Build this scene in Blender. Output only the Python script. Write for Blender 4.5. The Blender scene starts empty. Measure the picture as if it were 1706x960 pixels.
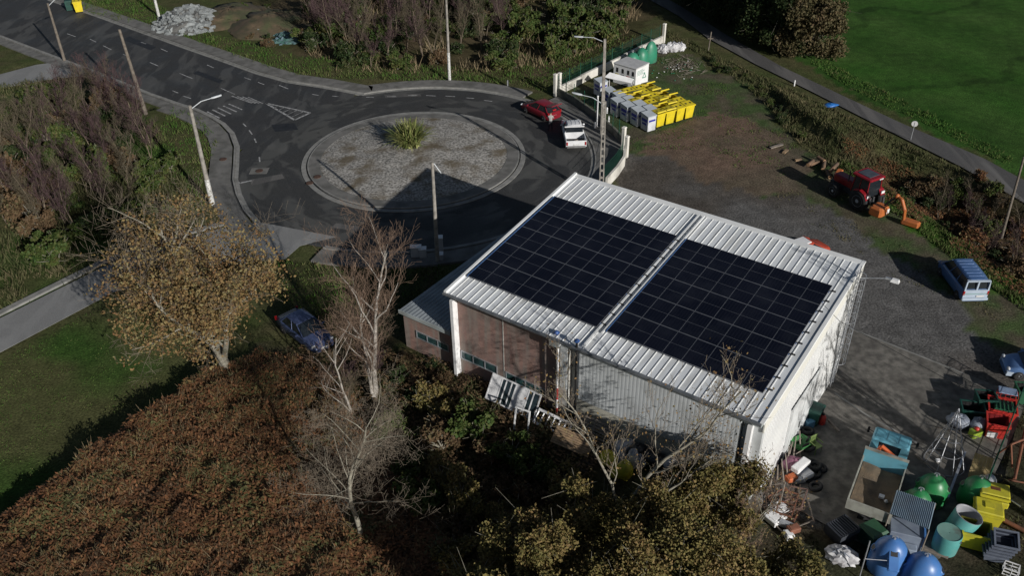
import bpy, math, random
import numpy as np
from mathutils import Vector, Matrix
R = math.radians
scene = bpy.context.scene
COL = scene.collection
W, H = 1706, 960
F_, PITCH, ROLL, CAMZ = 1479.8, 0.604414, -0.02079, 34.2786
cf = np.array([0, math.cos(PITCH), -math.sin(PITCH)]); cu0 = np.array([0, math.sin(PITCH), math.cos(PITCH)]); cr0 = np.array([1., 0, 0])
cr = cr0*math.cos(ROLL)+cu0*math.sin(ROLL); cu = -cr0*math.sin(ROLL)+cu0*math.cos(ROLL)
def G(x, y, z=0.):
    """the point of the plane at height z seen at photo pixel x, y"""
    d = cf+cr*(x-W/2)/F_-cu*(y-H/2)/F_
    t = (z-CAMZ)/d[2]
    return Vector((d[0]*t, d[1]*t, z))
def proj(P):
    d = np.asarray(P, float)-np.array([0, 0, CAMZ]); k = d@cf
    return W/2+F_*(d@cr)/k, H/2-F_*(d@cu)/k
def G2(x, y, z=0.): p = G(x, y, z); return (p.x, p.y)
def px_poly(pts): return [G2(*p) for p in pts]
# ------------------------------------------------------------ materials
def new_mat(name):
    m = bpy.data.materials.new(name); m.use_nodes = True
    nt = m.node_tree; b = nt.nodes['Principled BSDF']
    return m, nt, b
def M(name, c1, c2=None, scale=3., rough=.6, metal=0., bump=0., bscale=20., island=0., spec=.5, dirt=None, dscale=.8, damt=.5, coord='Object', stretch=(1, 1, 1), alpha=1.):
    """two-tone noise material, optional dirt blotches, per-island value jitter and bump"""
    m, nt, b = new_mat(name); N = nt.nodes; L = nt.links
    b.inputs['Roughness'].default_value = rough; b.inputs['Metallic'].default_value = metal
    b.inputs['Specular IOR Level'].default_value = spec
    if coord == 'World':
        g = N.new('ShaderNodeNewGeometry'); src = g.outputs['Position']
    else:
        tc = N.new('ShaderNodeTexCoord'); src = tc.outputs['Object']
    mp = N.new('ShaderNodeMapping'); mp.inputs['Scale'].default_value = stretch
    L.new(src, mp.inputs['Vector']); src = mp.outputs['Vector']
    def noise(s, det=4.):
        n = N.new('ShaderNodeTexNoise'); n.inputs['Scale'].default_value = s; n.inputs['Detail'].default_value = det
        L.new(src, n.inputs['Vector']); return n.outputs['Fac']
    def ramp(f, a, z):
        r = N.new('ShaderNodeMapRange'); r.inputs['From Min'].default_value = a; r.inputs['From Max'].default_value = z
        L.new(f, r.inputs['Value']); return r.outputs['Result']
    def mix(f, a, c):
        x = N.new('ShaderNodeMix'); x.data_type = 'RGBA'
        if isinstance(f, float): x.inputs['Factor'].default_value = f
        else: L.new(f, x.inputs['Factor'])
        for k, v in ((6, a), (7, c)):
            if isinstance(v, tuple): x.inputs[k].default_value = (*v[:3], 1)
            else: L.new(v, x.inputs[k])
        return x.outputs[2]
    c2 = c2 or tuple(v*.72 for v in c1)
    if island:
        g = N.new('ShaderNodeNewGeometry'); ri = g.outputs['Random Per Island']
        a = N.new('ShaderNodeMath'); a.operation = 'ADD'
        L.new(ri, a.inputs[0]); L.new(ramp(noise(scale), .3, .7), a.inputs[1])
        mm = N.new('ShaderNodeMath'); mm.operation = 'MULTIPLY'; mm.inputs[1].default_value = .5; L.new(a.outputs[0], mm.inputs[0])
        fac = mm.outputs[0]
    else:
        fac = ramp(noise(scale), .35, .65)
    c = mix(fac, tuple(c1), tuple(c2))
    if dirt:
        dm = N.new('ShaderNodeMath'); dm.operation = 'MULTIPLY'; dm.inputs[1].default_value = damt
        L.new(ramp(noise(dscale, 8.), .48, .68), dm.inputs[0])
        c = mix(dm.outputs[0], c, tuple(dirt))
    L.new(c, b.inputs['Base Color'])
    if bump:
        bm = N.new('ShaderNodeBump'); bm.inputs['Strength'].default_value = bump; bm.inputs['Distance'].default_value = .05
        L.new(noise(bscale), bm.inputs['Height']); L.new(bm.outputs[0], b.inputs['Normal'])
    return m
def leafmat(name, c1, c2, c3=None, scale=.8, rough=.75):
    """leaves: random colour per leaf inside noise patches, a little light passes through"""
    m, nt, b = new_mat(name); N = nt.nodes; L = nt.links
    g = N.new('ShaderNodeNewGeometry'); tc = N.new('ShaderNodeTexCoord')
    n = N.new('ShaderNodeTexNoise'); n.inputs['Scale'].default_value = scale; n.inputs['Detail'].default_value = 3
    L.new(tc.outputs['Object'], n.inputs['Vector'])
    a = N.new('ShaderNodeMath'); a.operation = 'MULTIPLY_ADD'; a.inputs[1].default_value = .55; L.new(g.outputs['Random Per Island'], a.inputs[0])
    k = N.new('ShaderNodeMath'); k.operation = 'MULTIPLY_ADD'; k.inputs[1].default_value = 1.5; k.inputs[2].default_value = -.53; L.new(n.outputs['Fac'], k.inputs[0])
    L.new(k.outputs[0], a.inputs[2])
    r = N.new('ShaderNodeValToRGB'); cols = [c1, c2] + ([c3] if c3 else [])
    el = r.color_ramp.elements; el[0].color = (*cols[0], 1); el[0].position = .1; el[1].color = (*cols[-1], 1); el[1].position = .9
    if c3: e = el.new(.5); e.color = (*c2, 1)
    L.new(a.outputs[0], r.inputs[0]); L.new(r.outputs[0], b.inputs['Base Color'])
    b.inputs['Roughness'].default_value = rough; b.inputs['Specular IOR Level'].default_value = .25
    return m
# ------------------------------------------------------------ mesh builder
class MB:
    def __init__(s, M4=None): s.v = []; s.f = []; s.m = []; s.cur = 0; s.T = M4 or Matrix.Identity(4); s.smooth = set()
    def at(s, x=0, y=0, z=0, rz=0, rx=0, ry=0):
        s.T = Matrix.Translation((x, y, z)) @ Matrix.Rotation(rz, 4, 'Z') @ Matrix.Rotation(ry, 4, 'Y') @ Matrix.Rotation(rx, 4, 'X'); return s
    def add(s, vs, fs, sm=False):
        o = len(s.v)
        s.v += [tuple(s.T @ Vector(p)) for p in vs]
        for f in fs:
            if sm: s.smooth.add(len(s.f))
            s.f.append([o+i for i in f]); s.m.append(s.cur)
        return s
    def mat(s, i): s.cur = i; return s
    def box(s, x0, x1, y0, y1, z0, z1, tx=0, ty=0):
        """tx, ty: how much narrower the top is on each side"""
        v = [(x0, y0, z0), (x1, y0, z0), (x1, y1, z0), (x0, y1, z0), (x0+tx, y0+ty, z1), (x1-tx, y0+ty, z1), (x1-tx, y1-ty, z1), (x0+tx, y1-ty, z1)]
        return s.add(v, [(3, 2, 1, 0), (4, 5, 6, 7), (0, 1, 5, 4), (1, 2, 6, 5), (2, 3, 7, 6), (3, 0, 4, 7)])
    def cbox(s, cx, cy, cz, sx, sy, sz, tx=0, ty=0): return s.box(cx-sx/2, cx+sx/2, cy-sy/2, cy+sy/2, cz-sz/2, cz+sz/2, tx, ty)
    def rbox(s, x0, x1, y0, y1, z0, z1, r=.04):
        """box with chamfered edges"""
        vs = []; fs = []
        lv = [(z0, r), (z0+r, 0), (z1-r, 0), (z1, r)]
        for z, i in lv:
            a, b, c, d = x0+i, x1-i, y0+i, y1-i; q = r
            vs += [(a+q, c, z), (b-q, c, z), (b, c+q, z), (b, d-q, z), (b-q, d, z), (a+q, d, z), (a, d-q, z), (a, c+q, z)]
        for k in range(3):
            for i in range(8):
                j = (i+1) % 8; fs.append((k*8+i, k*8+j, k*8+8+j, k*8+8+i))
        fs.append(tuple(range(7, -1, -1))); fs.append(tuple(range(24, 32)))
        return s.add(vs, fs)
    def tube(s, p0, p1, r0, r1=None, n=6, caps=True):
        r1 = r0 if r1 is None else r1
        p0 = Vector(p0); p1 = Vector(p1); d = (p1-p0)
        if d.length < 1e-6: return s
        d.normalize(); a = d.orthogonal().normalized(); b = d.cross(a)
        vs = []
        for p, r in ((p0, r0), (p1, r1)):
            for i in range(n):
                t = 2*math.pi*i/n; vs.append(p+(a*math.cos(t)+b*math.sin(t))*r)
        fs = [(i, (i+1) % n, n+(i+1) % n, n+i) for i in range(n)]
        s.add(vs, fs, n > 4)
        if caps: s.add(vs[:n], [tuple(range(n-1, -1, -1))]); s.add(vs[n:], [tuple(range(n))])
        return s
    def path(s, pts, r, n=5):
        for a, b in zip(pts, pts[1:]): s.tube(a, b, r, r, n)
        return s
    def ring(s, c, rad, r, n=16, m=4, ax='Z', a0=0, a1=2*math.pi):
        P = []
        for i in range(n+1):
            t = a0+(a1-a0)*i/n; x, y = rad*math.cos(t), rad*math.sin(t)
            P.append(Vector(c)+Vector({'Z': (x, y, 0), 'X': (0, x, y), 'Y': (x, 0, y)}[ax]))
        return s.path(P, r, m)
    def lathe(s, prof, n=16, ax='Z', sm=True, close=True, sx=1, sy=1):
        vs = []; fs = []
        for r, h in prof:
            for i in range(n):
                t = 2*math.pi*i/n; x, y = r*math.cos(t)*sx, r*math.sin(t)*sy
                vs.append({'Z': (x, y, h), 'X': (h, x, y), 'Y': (x, h, y)}[ax])
        for k in range(len(prof)-1):
            for i in range(n):
                j = (i+1) % n; fs.append((k*n+i, k*n+j, k*n+n+j, k*n+n+i))
        s.add(vs, fs, sm)
        if close:
            s.add(vs[:n], [tuple(range(n-1, -1, -1))]); s.add(vs[-n:], [tuple(range(n))])
        return s
    def prism(s, poly, z0, z1, top=True, bot=False):
        n = len(poly); a = sum(poly[i][0]*poly[(i+1) % n][1]-poly[(i+1) % n][0]*poly[i][1] for i in range(n))
        if a < 0: poly = poly[::-1]
        vs = [(x, y, z0) for x, y in poly]+[(x, y, z1) for x, y in poly]
        fs = [(i, (i+1) % n, n+(i+1) % n, n+i) for i in range(n)]
        if top: fs.append(tuple(range(n, 2*n)))
        if bot: fs.append(tuple(range(n-1, -1, -1)))
        return s.add(vs, fs)
    def ribbon(s, pts, o0, o1, z0, z1):
        """solid strip beside a polyline of (x, y), between offsets o0 and o1 to its left"""
        n = len(pts); nor = []
        for i in range(n):
            a = Vector(pts[max(i-1, 0)]); b = Vector(pts[min(i+1, n-1)]); d = (b-a).normalized(); nor.append(Vector((-d.y, d.x)))
        A = [Vector(p)+k*o0 for p, k in zip(pts, nor)]; B = [Vector(p)+k*o1 for p, k in zip(pts, nor)]
        vs = [(p.x, p.y, z1) for p in A]+[(p.x, p.y, z1) for p in B]+[(p.x, p.y, z0) for p in A]+[(p.x, p.y, z0) for p in B]
        fs = []
        for i in range(n-1):
            fs += [(i, i+1, n+i+1, n+i), (i, 2*n+i, 2*n+i+1, i+1), (n+i, n+i+1, 3*n+i+1, 3*n+i)]
        fs += [(0, n, 3*n, 2*n), (n-1, 3*n-1, 4*n-1, 2*n-1)]
        return s.add(vs, fs)
    def blob(s, c, rx, ry, rz, n=10, k=6, j=.0, seed=0):
        rg = random.Random(seed); vs = []; fs = []
        for a in range(k+1):
            ph = math.pi*a/k-math.pi/2
            for i in range(n):
                t = 2*math.pi*i/n; q = 1+rg.uniform(-j, j)
                vs.append((c[0]+rx*math.cos(ph)*math.cos(t)*q, c[1]+ry*math.cos(ph)*math.sin(t)*q, c[2]+rz*math.sin(ph)*q))
        for a in range(k):
            for i in range(n):
                fs.append((a*n+i, a*n+(i+1) % n, a*n+n+(i+1) % n, a*n+n+i))
        return s.add(vs, fs, True)
    def loft(s, secs, sm=True, caps=True):
        n = len(secs[0]); vs = [p for q in secs for p in q]; fs = []
        for k in range(len(secs)-1):
            for i in range(n):
                j = (i+1) % n; fs.append((k*n+i, k*n+j, k*n+n+j, k*n+n+i))
        s.add(vs, fs, sm)
        if caps: s.add(secs[0], [tuple(range(n-1, -1, -1))]); s.add(secs[-1], [tuple(range(n))])
        return s
    def build(s, name, mats, parent=None):
        me = bpy.data.meshes.new(name); me.from_pydata(s.v, [], s.f)
        mats = mats if isinstance(mats, (list, tuple)) else [mats]
        for m in mats: me.materials.append(m)
        me.polygons.foreach_set('material_index', s.m)
        if s.smooth:
            me.polygons.foreach_set('use_smooth', [i in s.smooth for i in range(len(s.f))])
        me.update()
        o = bpy.data.objects.new(name, me); COL.objects.link(o)
        if parent: o.parent = parent
        return o
def npmesh(name, V, Fq, mats, mi=None, parent=None, smooth=False):
    """fast mesh from numpy arrays of quads (or tris)"""
    me = bpy.data.meshes.new(name); k = Fq.shape[1]
    me.vertices.add(len(V)); me.vertices.foreach_set('co', np.ascontiguousarray(V, dtype=np.float32).ravel())
    me.loops.add(Fq.size); me.loops.foreach_set('vertex_index', np.ascontiguousarray(Fq, dtype=np.int32).ravel())
    me.polygons.add(len(Fq)); me.polygons.foreach_set('loop_start', np.arange(0, Fq.size, k, dtype=np.int32))
    for m in (mats if isinstance(mats, (list, tuple)) else [mats]): me.materials.append(m)
    if mi is not None: me.polygons.foreach_set('material_index', mi.astype(np.int32))
    me.polygons.foreach_set('use_smooth', np.full(len(Fq), smooth))
    me.update(calc_edges=True); me.validate()
    o = bpy.data.objects.new(name, me); COL.objects.link(o)
    if parent: o.parent = parent
    return o
def tag(o, label=None, cat=None, group=None, kind=None):
    if label: o['label'] = label
    if cat: o['category'] = cat
    if group: o['group'] = group
    if kind: o['kind'] = kind
    return o
def thing(name, label, cat, loc=(0, 0, 0), rz=0, group=None):
    o = bpy.data.objects.new(name, None); COL.objects.link(o); o.location = loc; o.rotation_euler = (0, 0, rz)
    return tag(o, label, cat, group)
def struct(o): o['kind'] = 'structure'; return o
def dup(root, loc, rz=None, label=None, group=None, scale=None):
    def cp(o, par):
        c = o.copy(); COL.objects.link(c)
        if par: c.parent = par
        for ch in list(o.children): cp(ch, c)
        return c
    r = cp(root, None); r.location = loc
    if rz is not None: r.rotation_euler = (0, 0, rz)
    if scale: r.scale = scale if isinstance(scale, tuple) else (scale,)*3
    if label: r['label'] = label
    if group: r['group'] = group
    return r
def heading(a, b): return math.atan2(b[1]-a[1], b[0]-a[0])-math.pi/2     # local +Y points from a to b
def pip(x, y, poly):
    """vectorised point in polygon"""
    x = np.asarray(x); inside = np.zeros(x.shape, bool); n = len(poly)
    for i in range(n):
        x0, y0 = poly[i]; x1, y1 = poly[(i+1) % n]
        if y0 == y1: continue
        c = ((y0 > y) != (y1 > y)) & (x < (x1-x0)*(y-y0)/(y1-y0)+x0); inside ^= c
    return inside
def sdist(x, y, a, b):
    """signed distance to the line a-b, positive to its left"""
    dx, dy = b[0]-a[0], b[1]-a[1]; l = math.hypot(dx, dy)
    return (dx*(y-a[1])-dy*(x-a[0]))/l
def ss(t): t = np.clip(t, 0, 1); return t*t*(3-2*t)
def vnoise(x, y, s, seed=0):
    """smooth value noise 0..1"""
    rg = np.random.RandomState(seed); T = rg.rand(256, 256)
    x = np.asarray(x)/s+500; y = np.asarray(y)/s+500
    xi = np.floor(x).astype(int); yi = np.floor(y).astype(int); fx = ss(x-xi); fy = ss(y-yi)
    a = T[xi % 256, yi % 256]; b = T[(xi+1) % 256, yi % 256]; c = T[xi % 256, (yi+1) % 256]; d = T[(xi+1) % 256, (yi+1) % 256]
    return (a*(1-fx)+b*fx)*(1-fy)+(c*(1-fx)+d*fx)*fy
def fbm(x, y, s, seed=0, o=3):
    r = 0; a = 1; t = 0
    for k in range(o): r = r+a*vnoise(x, y, s/2**k, seed+k); t += a; a *= .5
    return r/t
# ------------------------------------------------------------ camera, light
cam = bpy.data.cameras.new('camera'); co = bpy.data.objects.new('camera', cam); COL.objects.link(co)
cam.sensor_width = 36; cam.lens = F_/W*36; cam.clip_end = 3000; cam.clip_start = .5
mw = Matrix(((cr[0], cu[0], -cf[0], 0), (cr[1], cu[1], -cf[1], 0), (cr[2], cu[2], -cf[2], CAMZ), (0, 0, 0, 1)))
co.matrix_world = mw; scene.camera = co
world = bpy.data.worlds.new('World'); scene.world = world; world.use_nodes = True
nt = world.node_tree; bg = nt.nodes['Background']; sky = nt.nodes.new('ShaderNodeTexSky'); sky.sky_type = 'NISHITA'; sky.sun_disc = False
SUN_EL, SUN_AZ = R(21.1), R(180-34.8)      # azimuth clockwise from +Y of the place the light comes from
sky.sun_elevation = SUN_EL; sky.sun_rotation = SUN_AZ
nt.links.new(sky.outputs[0], bg.inputs[0]); bg.inputs[1].default_value = .042
sl = bpy.data.lights.new('sun', 'SUN'); sl.energy = 4.7; sl.angle = R(.5); sl.color = (1, .965, .92)
so = bpy.data.objects.new('sun', sl); COL.objects.link(so)
sd = Vector((-math.sin(SUN_AZ)*math.cos(SUN_EL), -math.cos(SUN_AZ)*math.cos(SUN_EL), -math.sin(SUN_EL)))
so.rotation_euler = sd.to_track_quat('-Z', 'Y').to_euler()
vs = scene.view_settings; vs.view_transform = 'Standard'; vs.look = 'None'; vs.exposure = -.12; vs.gamma = 1; vs.use_curve_mapping = False
scene.cycles.max_bounces = 5; scene.cycles.diffuse_bounces = 2; scene.cycles.glossy_bounces = 2; scene.cycles.transparent_max_bounces = 6
# ------------------------------------------------------------ terrain
CX, CY, RI, RO = -8.23, 69.9, 9.64, 15.6
bkA, bkB = G2(0, 870), G2(340, 632)           # foot of the bracken bank
bkC, bkD = G2(470, 600), G2(700, 960)
dtA, dtB = G2(1400, 262), G2(1706, 480)       # crest of the ditch bank
r2A, r2B = G2(1180, 82), G2(1600, 279)        # near edge of the country road
RDG = [(G2(1310, 190), G2(1165, 88)), (G2(1362, 275), G2(1300, 178))]
def hgt(x, y):
    x = np.asarray(x, float); y = np.asarray(y, float)
    d1 = -sdist(x, y, bkA, bkB); d2 = -sdist(x, y, bkC, bkD)
    nz = fbm(x, y, 2.5, 5)
    h = ss(d1/.9)*ss(d2/5)*(.75+.18*nz)
    e = sdist(x, y, dtA, dtB); g = -sdist(x, y, r2A, r2B); 
    dx, dy = dtB[0]-dtA[0], dtB[1]-dtA[1]; l = math.hypot(dx, dy)
    al = ((x-dtA[0])*dx+(y-dtA[1])*dy)/l
    h = h-1.9*ss(e/3.0)*ss(g/3.5)*ss((al+3)/9)
    # raised strip along the warehouse front
    c_, s_ = math.cos(-.6338), math.sin(-.6338); xl = (x+3.51)*c_+(y-40.63)*s_; yl = -(x+3.51)*s_+(y-40.63)*c_
    h = h+(.45+.6*ss((xl-5)/3))*ss((yl+4.6)/2.2)*ss((xl+6)/2)*ss((19.2-xl)/.8)*ss((2-yl)/1)
    # low bank between the bin yard and the country road
    k1 = -sdist(x, y, *RDG[0]); k2 = -sdist(x, y, *RDG[1]); k3 = np.minimum(k1, k2)
    h = h+.95*ss(k3/.6)*ss(g/4.5)*ss((-al+1)/4)
    return h+(nz-.5)*.12

def inner(x, y): return np.hypot(x-CX, y-CY) < 19
P_FIELD = px_poly([(1040, -60), (1250, 55), (1420, 150), (1640, 262), (2100, 500), (2600, 500), (2200, -120), (1300, -160)])
P_LAWN = px_poly([(-200, 700), (0, 592), (190, 487), (330, 440), (420, 560), (330, 632), (0, 862), (-250, 1050)])
P_BRACK = px_poly([(-300, 1080), (0, 870), (340, 632), (430, 560), (600, 640), (700, 1300), (-200, 1300)])
P_YARD = px_poly([(945, 158), (1105, 72), (1150, 95), (1260, 150), (1330, 240), (1420, 305), (1706, 505), (2000, 700), (2000, 1300), (1220, 1300), (1230, 840), (1240, 400), (1000, 330), (1040, 250)])
P_GRAV = px_poly([(1040, 255), (1120, 265), (1210, 315), (1330, 330), (1460, 400), (1580, 500), (1706, 610), (2000, 760), (1800, 1300), (1230, 1300), (1230, 500), (1000, 340)])
P_BROWN = px_poly([(1080, 232), (1130, 205), (1200, 185), (1290, 220), (1350, 280), (1340, 320), (1220, 320), (1130, 275), (1060, 262)])
P_SCRUBL = px_poly([(-400, 130), (0, 150), (120, 140), (260, 200), (330, 330), (330, 400), (150, 470), (0, 540), (-400, 700)])
P_SCRUBT = px_poly([(500, 90), (450, 60), (400, -20), (380, -200), (1150, -200), (1090, 20), (1060, 70), (930, 120), (850, 125), (700, 110)])
P_RIGHT = px_poly([(1400, 230), (1480, 250), (1700, 330), (2000, 500), (2000, 690), (1706, 505), (1420, 300)])
P_STRIP = px_poly([(1400, 268), (1470, 300), (1590, 388), (1706, 468), (1800, 530), (1800, 590), (1706, 520), (1600, 445), (1500, 365), (1400, 300)])
P_LOT = px_poly([(1712, 650), (1690, 720), (1640, 815), (1560, 880), (1400, 880), (1260, 860), (1200, 1000), (1300, 1300), (2200, 1300), (2200, 800)])
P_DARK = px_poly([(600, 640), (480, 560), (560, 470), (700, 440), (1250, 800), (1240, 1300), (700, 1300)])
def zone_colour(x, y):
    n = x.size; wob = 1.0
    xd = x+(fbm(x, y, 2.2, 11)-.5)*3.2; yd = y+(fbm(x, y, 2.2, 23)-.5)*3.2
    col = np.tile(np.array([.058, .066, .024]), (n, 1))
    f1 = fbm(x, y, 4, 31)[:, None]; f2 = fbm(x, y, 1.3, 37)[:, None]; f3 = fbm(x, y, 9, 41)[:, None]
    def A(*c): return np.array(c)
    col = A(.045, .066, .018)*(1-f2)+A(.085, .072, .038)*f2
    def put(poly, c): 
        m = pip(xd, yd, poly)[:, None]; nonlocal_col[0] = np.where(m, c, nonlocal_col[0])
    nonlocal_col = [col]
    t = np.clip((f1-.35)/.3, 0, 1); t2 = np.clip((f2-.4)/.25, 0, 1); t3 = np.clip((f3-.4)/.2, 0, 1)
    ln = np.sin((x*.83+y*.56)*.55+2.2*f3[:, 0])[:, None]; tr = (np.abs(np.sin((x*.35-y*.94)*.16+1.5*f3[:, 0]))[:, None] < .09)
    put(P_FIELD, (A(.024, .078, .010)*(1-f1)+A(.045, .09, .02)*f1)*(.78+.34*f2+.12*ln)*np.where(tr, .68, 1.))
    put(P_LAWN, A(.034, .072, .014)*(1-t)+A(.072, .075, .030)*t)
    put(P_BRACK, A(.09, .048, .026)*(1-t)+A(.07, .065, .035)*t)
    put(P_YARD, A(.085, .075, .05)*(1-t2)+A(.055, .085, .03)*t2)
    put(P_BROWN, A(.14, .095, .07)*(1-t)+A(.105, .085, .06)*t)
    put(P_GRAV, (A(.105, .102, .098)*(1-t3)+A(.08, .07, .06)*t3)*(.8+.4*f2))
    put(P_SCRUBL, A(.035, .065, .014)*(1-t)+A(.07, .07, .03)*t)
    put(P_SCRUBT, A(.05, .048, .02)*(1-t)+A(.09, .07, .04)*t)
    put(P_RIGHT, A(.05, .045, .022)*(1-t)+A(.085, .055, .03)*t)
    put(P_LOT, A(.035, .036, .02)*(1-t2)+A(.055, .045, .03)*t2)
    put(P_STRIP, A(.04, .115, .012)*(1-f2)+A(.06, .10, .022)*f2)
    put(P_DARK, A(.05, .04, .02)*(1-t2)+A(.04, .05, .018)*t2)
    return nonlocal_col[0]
gx = np.concatenate([[-600, -400, -250, -160, -120], np.arange(-95, 100.1, .5), [120, 160, 250, 400, 600]])
gy = np.concatenate([[-400, -200, -80, -20, 5, 12], np.arange(16, 150.1, .5), [170, 220, 300, 450, 700, 1000]])
X, Y = np.meshgrid(gx, gy); X = X.ravel(); Y = Y.ravel()
Z = hgt(X, Y)
nx, ny = len(gx), len(gy)
# keep the ground under the paved sheets
def flatten_under():
    m = np.hypot(X-CX, Y-CY) < RO+2.4
    return m
i = np.arange(nx*ny).reshape(ny, nx); Fq = np.stack([i[:-1, :-1], i[:-1, 1:], i[1:, 1:], i[1:, :-1]], -1).reshape(-1, 4)
ROAD1 = px_poly([(-300, -105), (60, -14), (85, 0), (150, 22), (220, 47), (300, 76), (380, 104), (430, 122), (480, 136), (540, 145), (600, 149), (520, 230), (392, 250), (375, 213), (350, 196), (330, 187), (290, 174), (245, 158), (160, 122), (100, 100), (0, 62), (-300, -20)])
LANE = px_poly([(560, 395), (440, 372), (400, 372), (300, 398), (170, 446), (0, 531), (-300, 700), (-300, 830), (0, 588), (190, 487), (320, 452), (430, 436), (475, 432), (500, 410)])
ROAD2 = px_poly([(900, -60), (1080, -2), (1130, 26), (1180, 64), (1260, 108), (1350, 152), (1450, 203), (1600, 278), (1700, 335), (2000, 520), (2060, 500), (1740, 320), (1640, 265), (1500, 205), (1400, 158), (1300, 110), (1210, 58), (1130, 8), (960, -80)])
SIDE = px_poly([(-200, 150), (0, 147), (98, 130), (170, 125), (105, 102), (60, 108), (0, 124), (-200, 130)])
YARDC = px_poly([(1330, 690), (1386, 624), (1414, 546), (1520, 588), (1605, 622), (1712, 664), (1690, 720), (1648, 810), (1625, 880), (1560, 935), (1480, 925), (1410, 895), (1330, 850)])
flat = flatten_under()
for P in (ROAD1, LANE, ROAD2, SIDE, YARDC):
    c = np.mean(P, axis=0)
    flat |= pip(X, Y, P)
near = flat.reshape(ny, nx).copy()
for dy in (-1, 0, 1):
    for dx in (-1, 0, 1): near |= np.roll(np.roll(flat.reshape(ny, nx), dy, 0), dx, 1)
nm = near.astype(float)
for _ in range(5): nm = np.maximum(nm, 0); nm = (nm+np.roll(nm, 1, 0)+np.roll(nm, -1, 0)+np.roll(nm, 1, 1)+np.roll(nm, -1, 1))/5; nm = np.where(near, 1, nm)
Z = Z*(1-nm.ravel())-.07*nm.ravel()
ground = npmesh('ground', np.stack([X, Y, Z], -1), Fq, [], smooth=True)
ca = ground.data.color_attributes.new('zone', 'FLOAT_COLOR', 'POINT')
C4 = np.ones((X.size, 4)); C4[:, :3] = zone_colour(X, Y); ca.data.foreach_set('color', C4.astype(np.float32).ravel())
m, nt_, b_ = new_mat('ground'); N = nt_.nodes; L = nt_.links
at_ = N.new('ShaderNodeVertexColor'); at_.layer_name = 'zone'; g_ = N.new('ShaderNodeNewGeometry')
def nz_(s, d=6): n = N.new('ShaderNodeTexNoise'); n.inputs['Scale'].default_value = s; n.inputs['Detail'].default_value = d; L.new(g_.outputs['Position'], n.inputs['Vector']); return n.outputs['Fac']
def mr_(v, a, z, o0, o1): r = N.new('ShaderNodeMapRange'); r.inputs[1].default_value = a; r.inputs[2].default_value = z; r.inputs[3].default_value = o0; r.inputs[4].default_value = o1; L.new(v, r.inputs[0]); return r.outputs[0]
mu = N.new('ShaderNodeMath'); mu.operation = 'MULTIPLY'; L.new(mr_(nz_(7), .3, .7, .55, 1.5), mu.inputs[0]); L.new(mr_(nz_(1.1), .3, .7, .78, 1.25), mu.inputs[1])
vm = N.new('ShaderNodeVectorMath'); vm.operation = 'SCALE'; L.new(at_.outputs['Color'], vm.inputs[0]); L.new(mu.outputs[0], vm.inputs['Scale'])
L.new(vm.outputs[0], b_.inputs['Base Color']); b_.inputs['Roughness'].default_value = .95; b_.inputs['Specular IOR Level'].default_value = .1
bp = N.new('ShaderNodeBump'); bp.inputs['Strength'].default_value = .6; bp.inputs['Distance'].default_value = .07; L.new(nz_(9), bp.inputs['Height']); L.new(bp.outputs[0], b_.inputs['Normal'])
ground.data.materials.append(m); struct(ground)
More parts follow.
